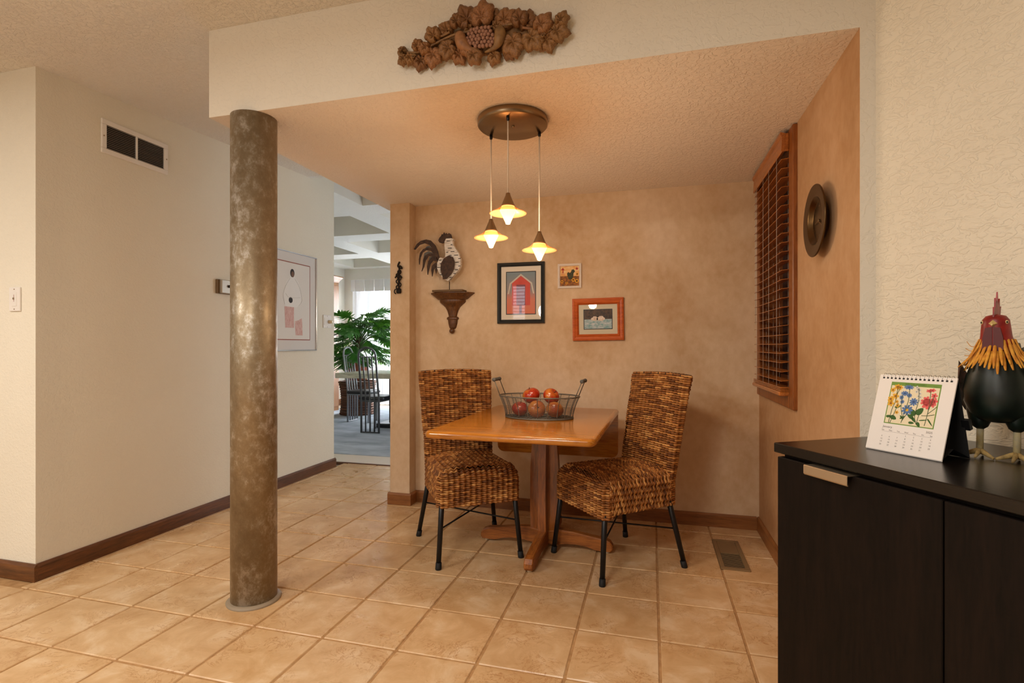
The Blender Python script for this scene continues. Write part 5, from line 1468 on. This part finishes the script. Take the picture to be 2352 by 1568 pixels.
def frond(seed):
    """deeply cut leaf, stalk end at origin, tip towards +X, unit length"""
    r0 = random.Random(seed); b = MB(); rib = []
    def dz(x): return -.22 * x * x
    N = 11
    for k in range(N + 1): rib.append(k / N)
    # midrib blade
    vs = []; fs = []
    for x in rib:
        w = .07 * (1 - x * .75); vs += [(x, -w, dz(x) + .02), (x, 0, dz(x)), (x, w, dz(x) + .02)]
    for k in range(N): fs += [(k * 3, k * 3 + 1, k * 3 + 4, k * 3 + 3), (k * 3 + 1, k * 3 + 2, k * 3 + 5, k * 3 + 4)]
    b.add(vs, fs, 0, True)
    # lobes
    for k in range(N):
        x = (k + .3) / N; L = (.52 * math.sin(PI * (.18 + .80 * (1 - x) * .92)) + .10) * r0.uniform(.9, 1.1)
        for s_ in (-1, 1):
            ang = 1.25 - .95 * x + r0.uniform(-.08, .08)
            if k == 0: ang = 2.1
            d = (math.cos(ang), s_ * math.sin(ang)); nrm = (-d[1], d[0]); vs = []; fs = []
            for i in range(5):
                f_ = i / 4; ww = .048 * (1 - f_ * .8) * (1 + .6 * math.sin(PI * f_)); px_, py_ = x + d[0] * L * f_, d[1] * L * f_
                z = dz(x) - .10 * f_ * f_ + .03 * math.sin(f_ * 5 + k)
                vs += [(px_ - nrm[0] * ww, py_ - nrm[1] * ww, z), (px_ + nrm[0] * ww, py_ + nrm[1] * ww, z)]
            for i in range(4): fs.append((i * 2, i * 2 + 1, i * 2 + 3, i * 2 + 2))
            b.add(vs, fs, 0, True)
    return b
fr3 = [frond(k) for k in range(3)]; fro = []
rp = random.Random(21)
for k in range(84):
    a = k * 2.39996 + rp.uniform(-.2, .2); f_ = (k + .5) / 84
    el = math.radians(80 - 95 * f_ + rp.uniform(-8, 8)); base = Vector((.03, 0, .44 + .26 * (1 - f_)))
    L = .30 + .14 * rp.random() + .08 * (1 - abs(f_ - .5) * 2)
    west = math.cos(a) < -.35
    if west: L *= .6
    d = Vector((math.cos(a) * math.cos(el), math.sin(a) * math.cos(el), math.sin(el)))
    end = base + d * L + Vector((0, 0, -.04))
    mid_ = base + d * L * .5 + Vector((0, 0, .06))
    b = MB(); b.tube(smooth_path([base, mid_, end], 4), .007, 6); st_ = b.build('stalk', printmat('green_stalk', lin(62, 92, 40), lin(84, 116, 52), 20) if k == 0 else bpy.data.materials['green_stalk'], t)
    s = rp.uniform(.30, .40) * (.75 if west else 1)
    if k < 3: o = fr3[k].build('leaf', M_LEAFG, st_, recalc=False, loc=end); fro.append(o)
    else: o = dup(fro[k % 3], st_, loc=end)
    o.rotation_euler = (rp.uniform(-.5, .5), -(el * .35 - .25) + rp.uniform(-.25, .25), a + rp.uniform(-.35, .35)); o.scale = (s, s, s)

# ================================================================== tall wooden cabinet beside the dining wall
t = thing('tall_wood_cabinet', 'tall brown wooden cabinet with a cornice against the far dining room wall', 'cabinet', (-5.40, 7.62, .0022))
M_TCAB = wood('brown_cabinet_wood', lin(108, 66, 30), lin(138, 88, 42), lin(156, 104, 54), 'z', 1, .4)
b = MB(); b.bbox(-.24, .175, -.50, .30, 0, 2.20, .006); b.build('carcass', M_TCAB, t)
b = MB(); rings = []
for g, z in ((0, 2.20), (.005, 2.22), (.02, 2.25), (.045, 2.28), (.055, 2.295), (.055, 2.31)): rings.append([(-.245 , -.50 - g, z), (.175 + g, -.50 - g, z), (.175 + g, .30 + g, z), (-.245, .30 + g, z)])
loft(b, rings, 0, False); b.build('cornice', M_TCAB, t)
for y0, y1 in ((-.48, -.11), (-.09, .28)):
    b = MB(); b.bbox(.175, .19, y0, y1, .08, 2.15, .004); dr = b.build('door', M_TCAB, t)
    b = MB(); b.sphere((.198, y1 - .03 if y0 < -.2 else y0 + .03, 1.05), .012, 10, 8); b.build('knob', M_BRUSH, dr)
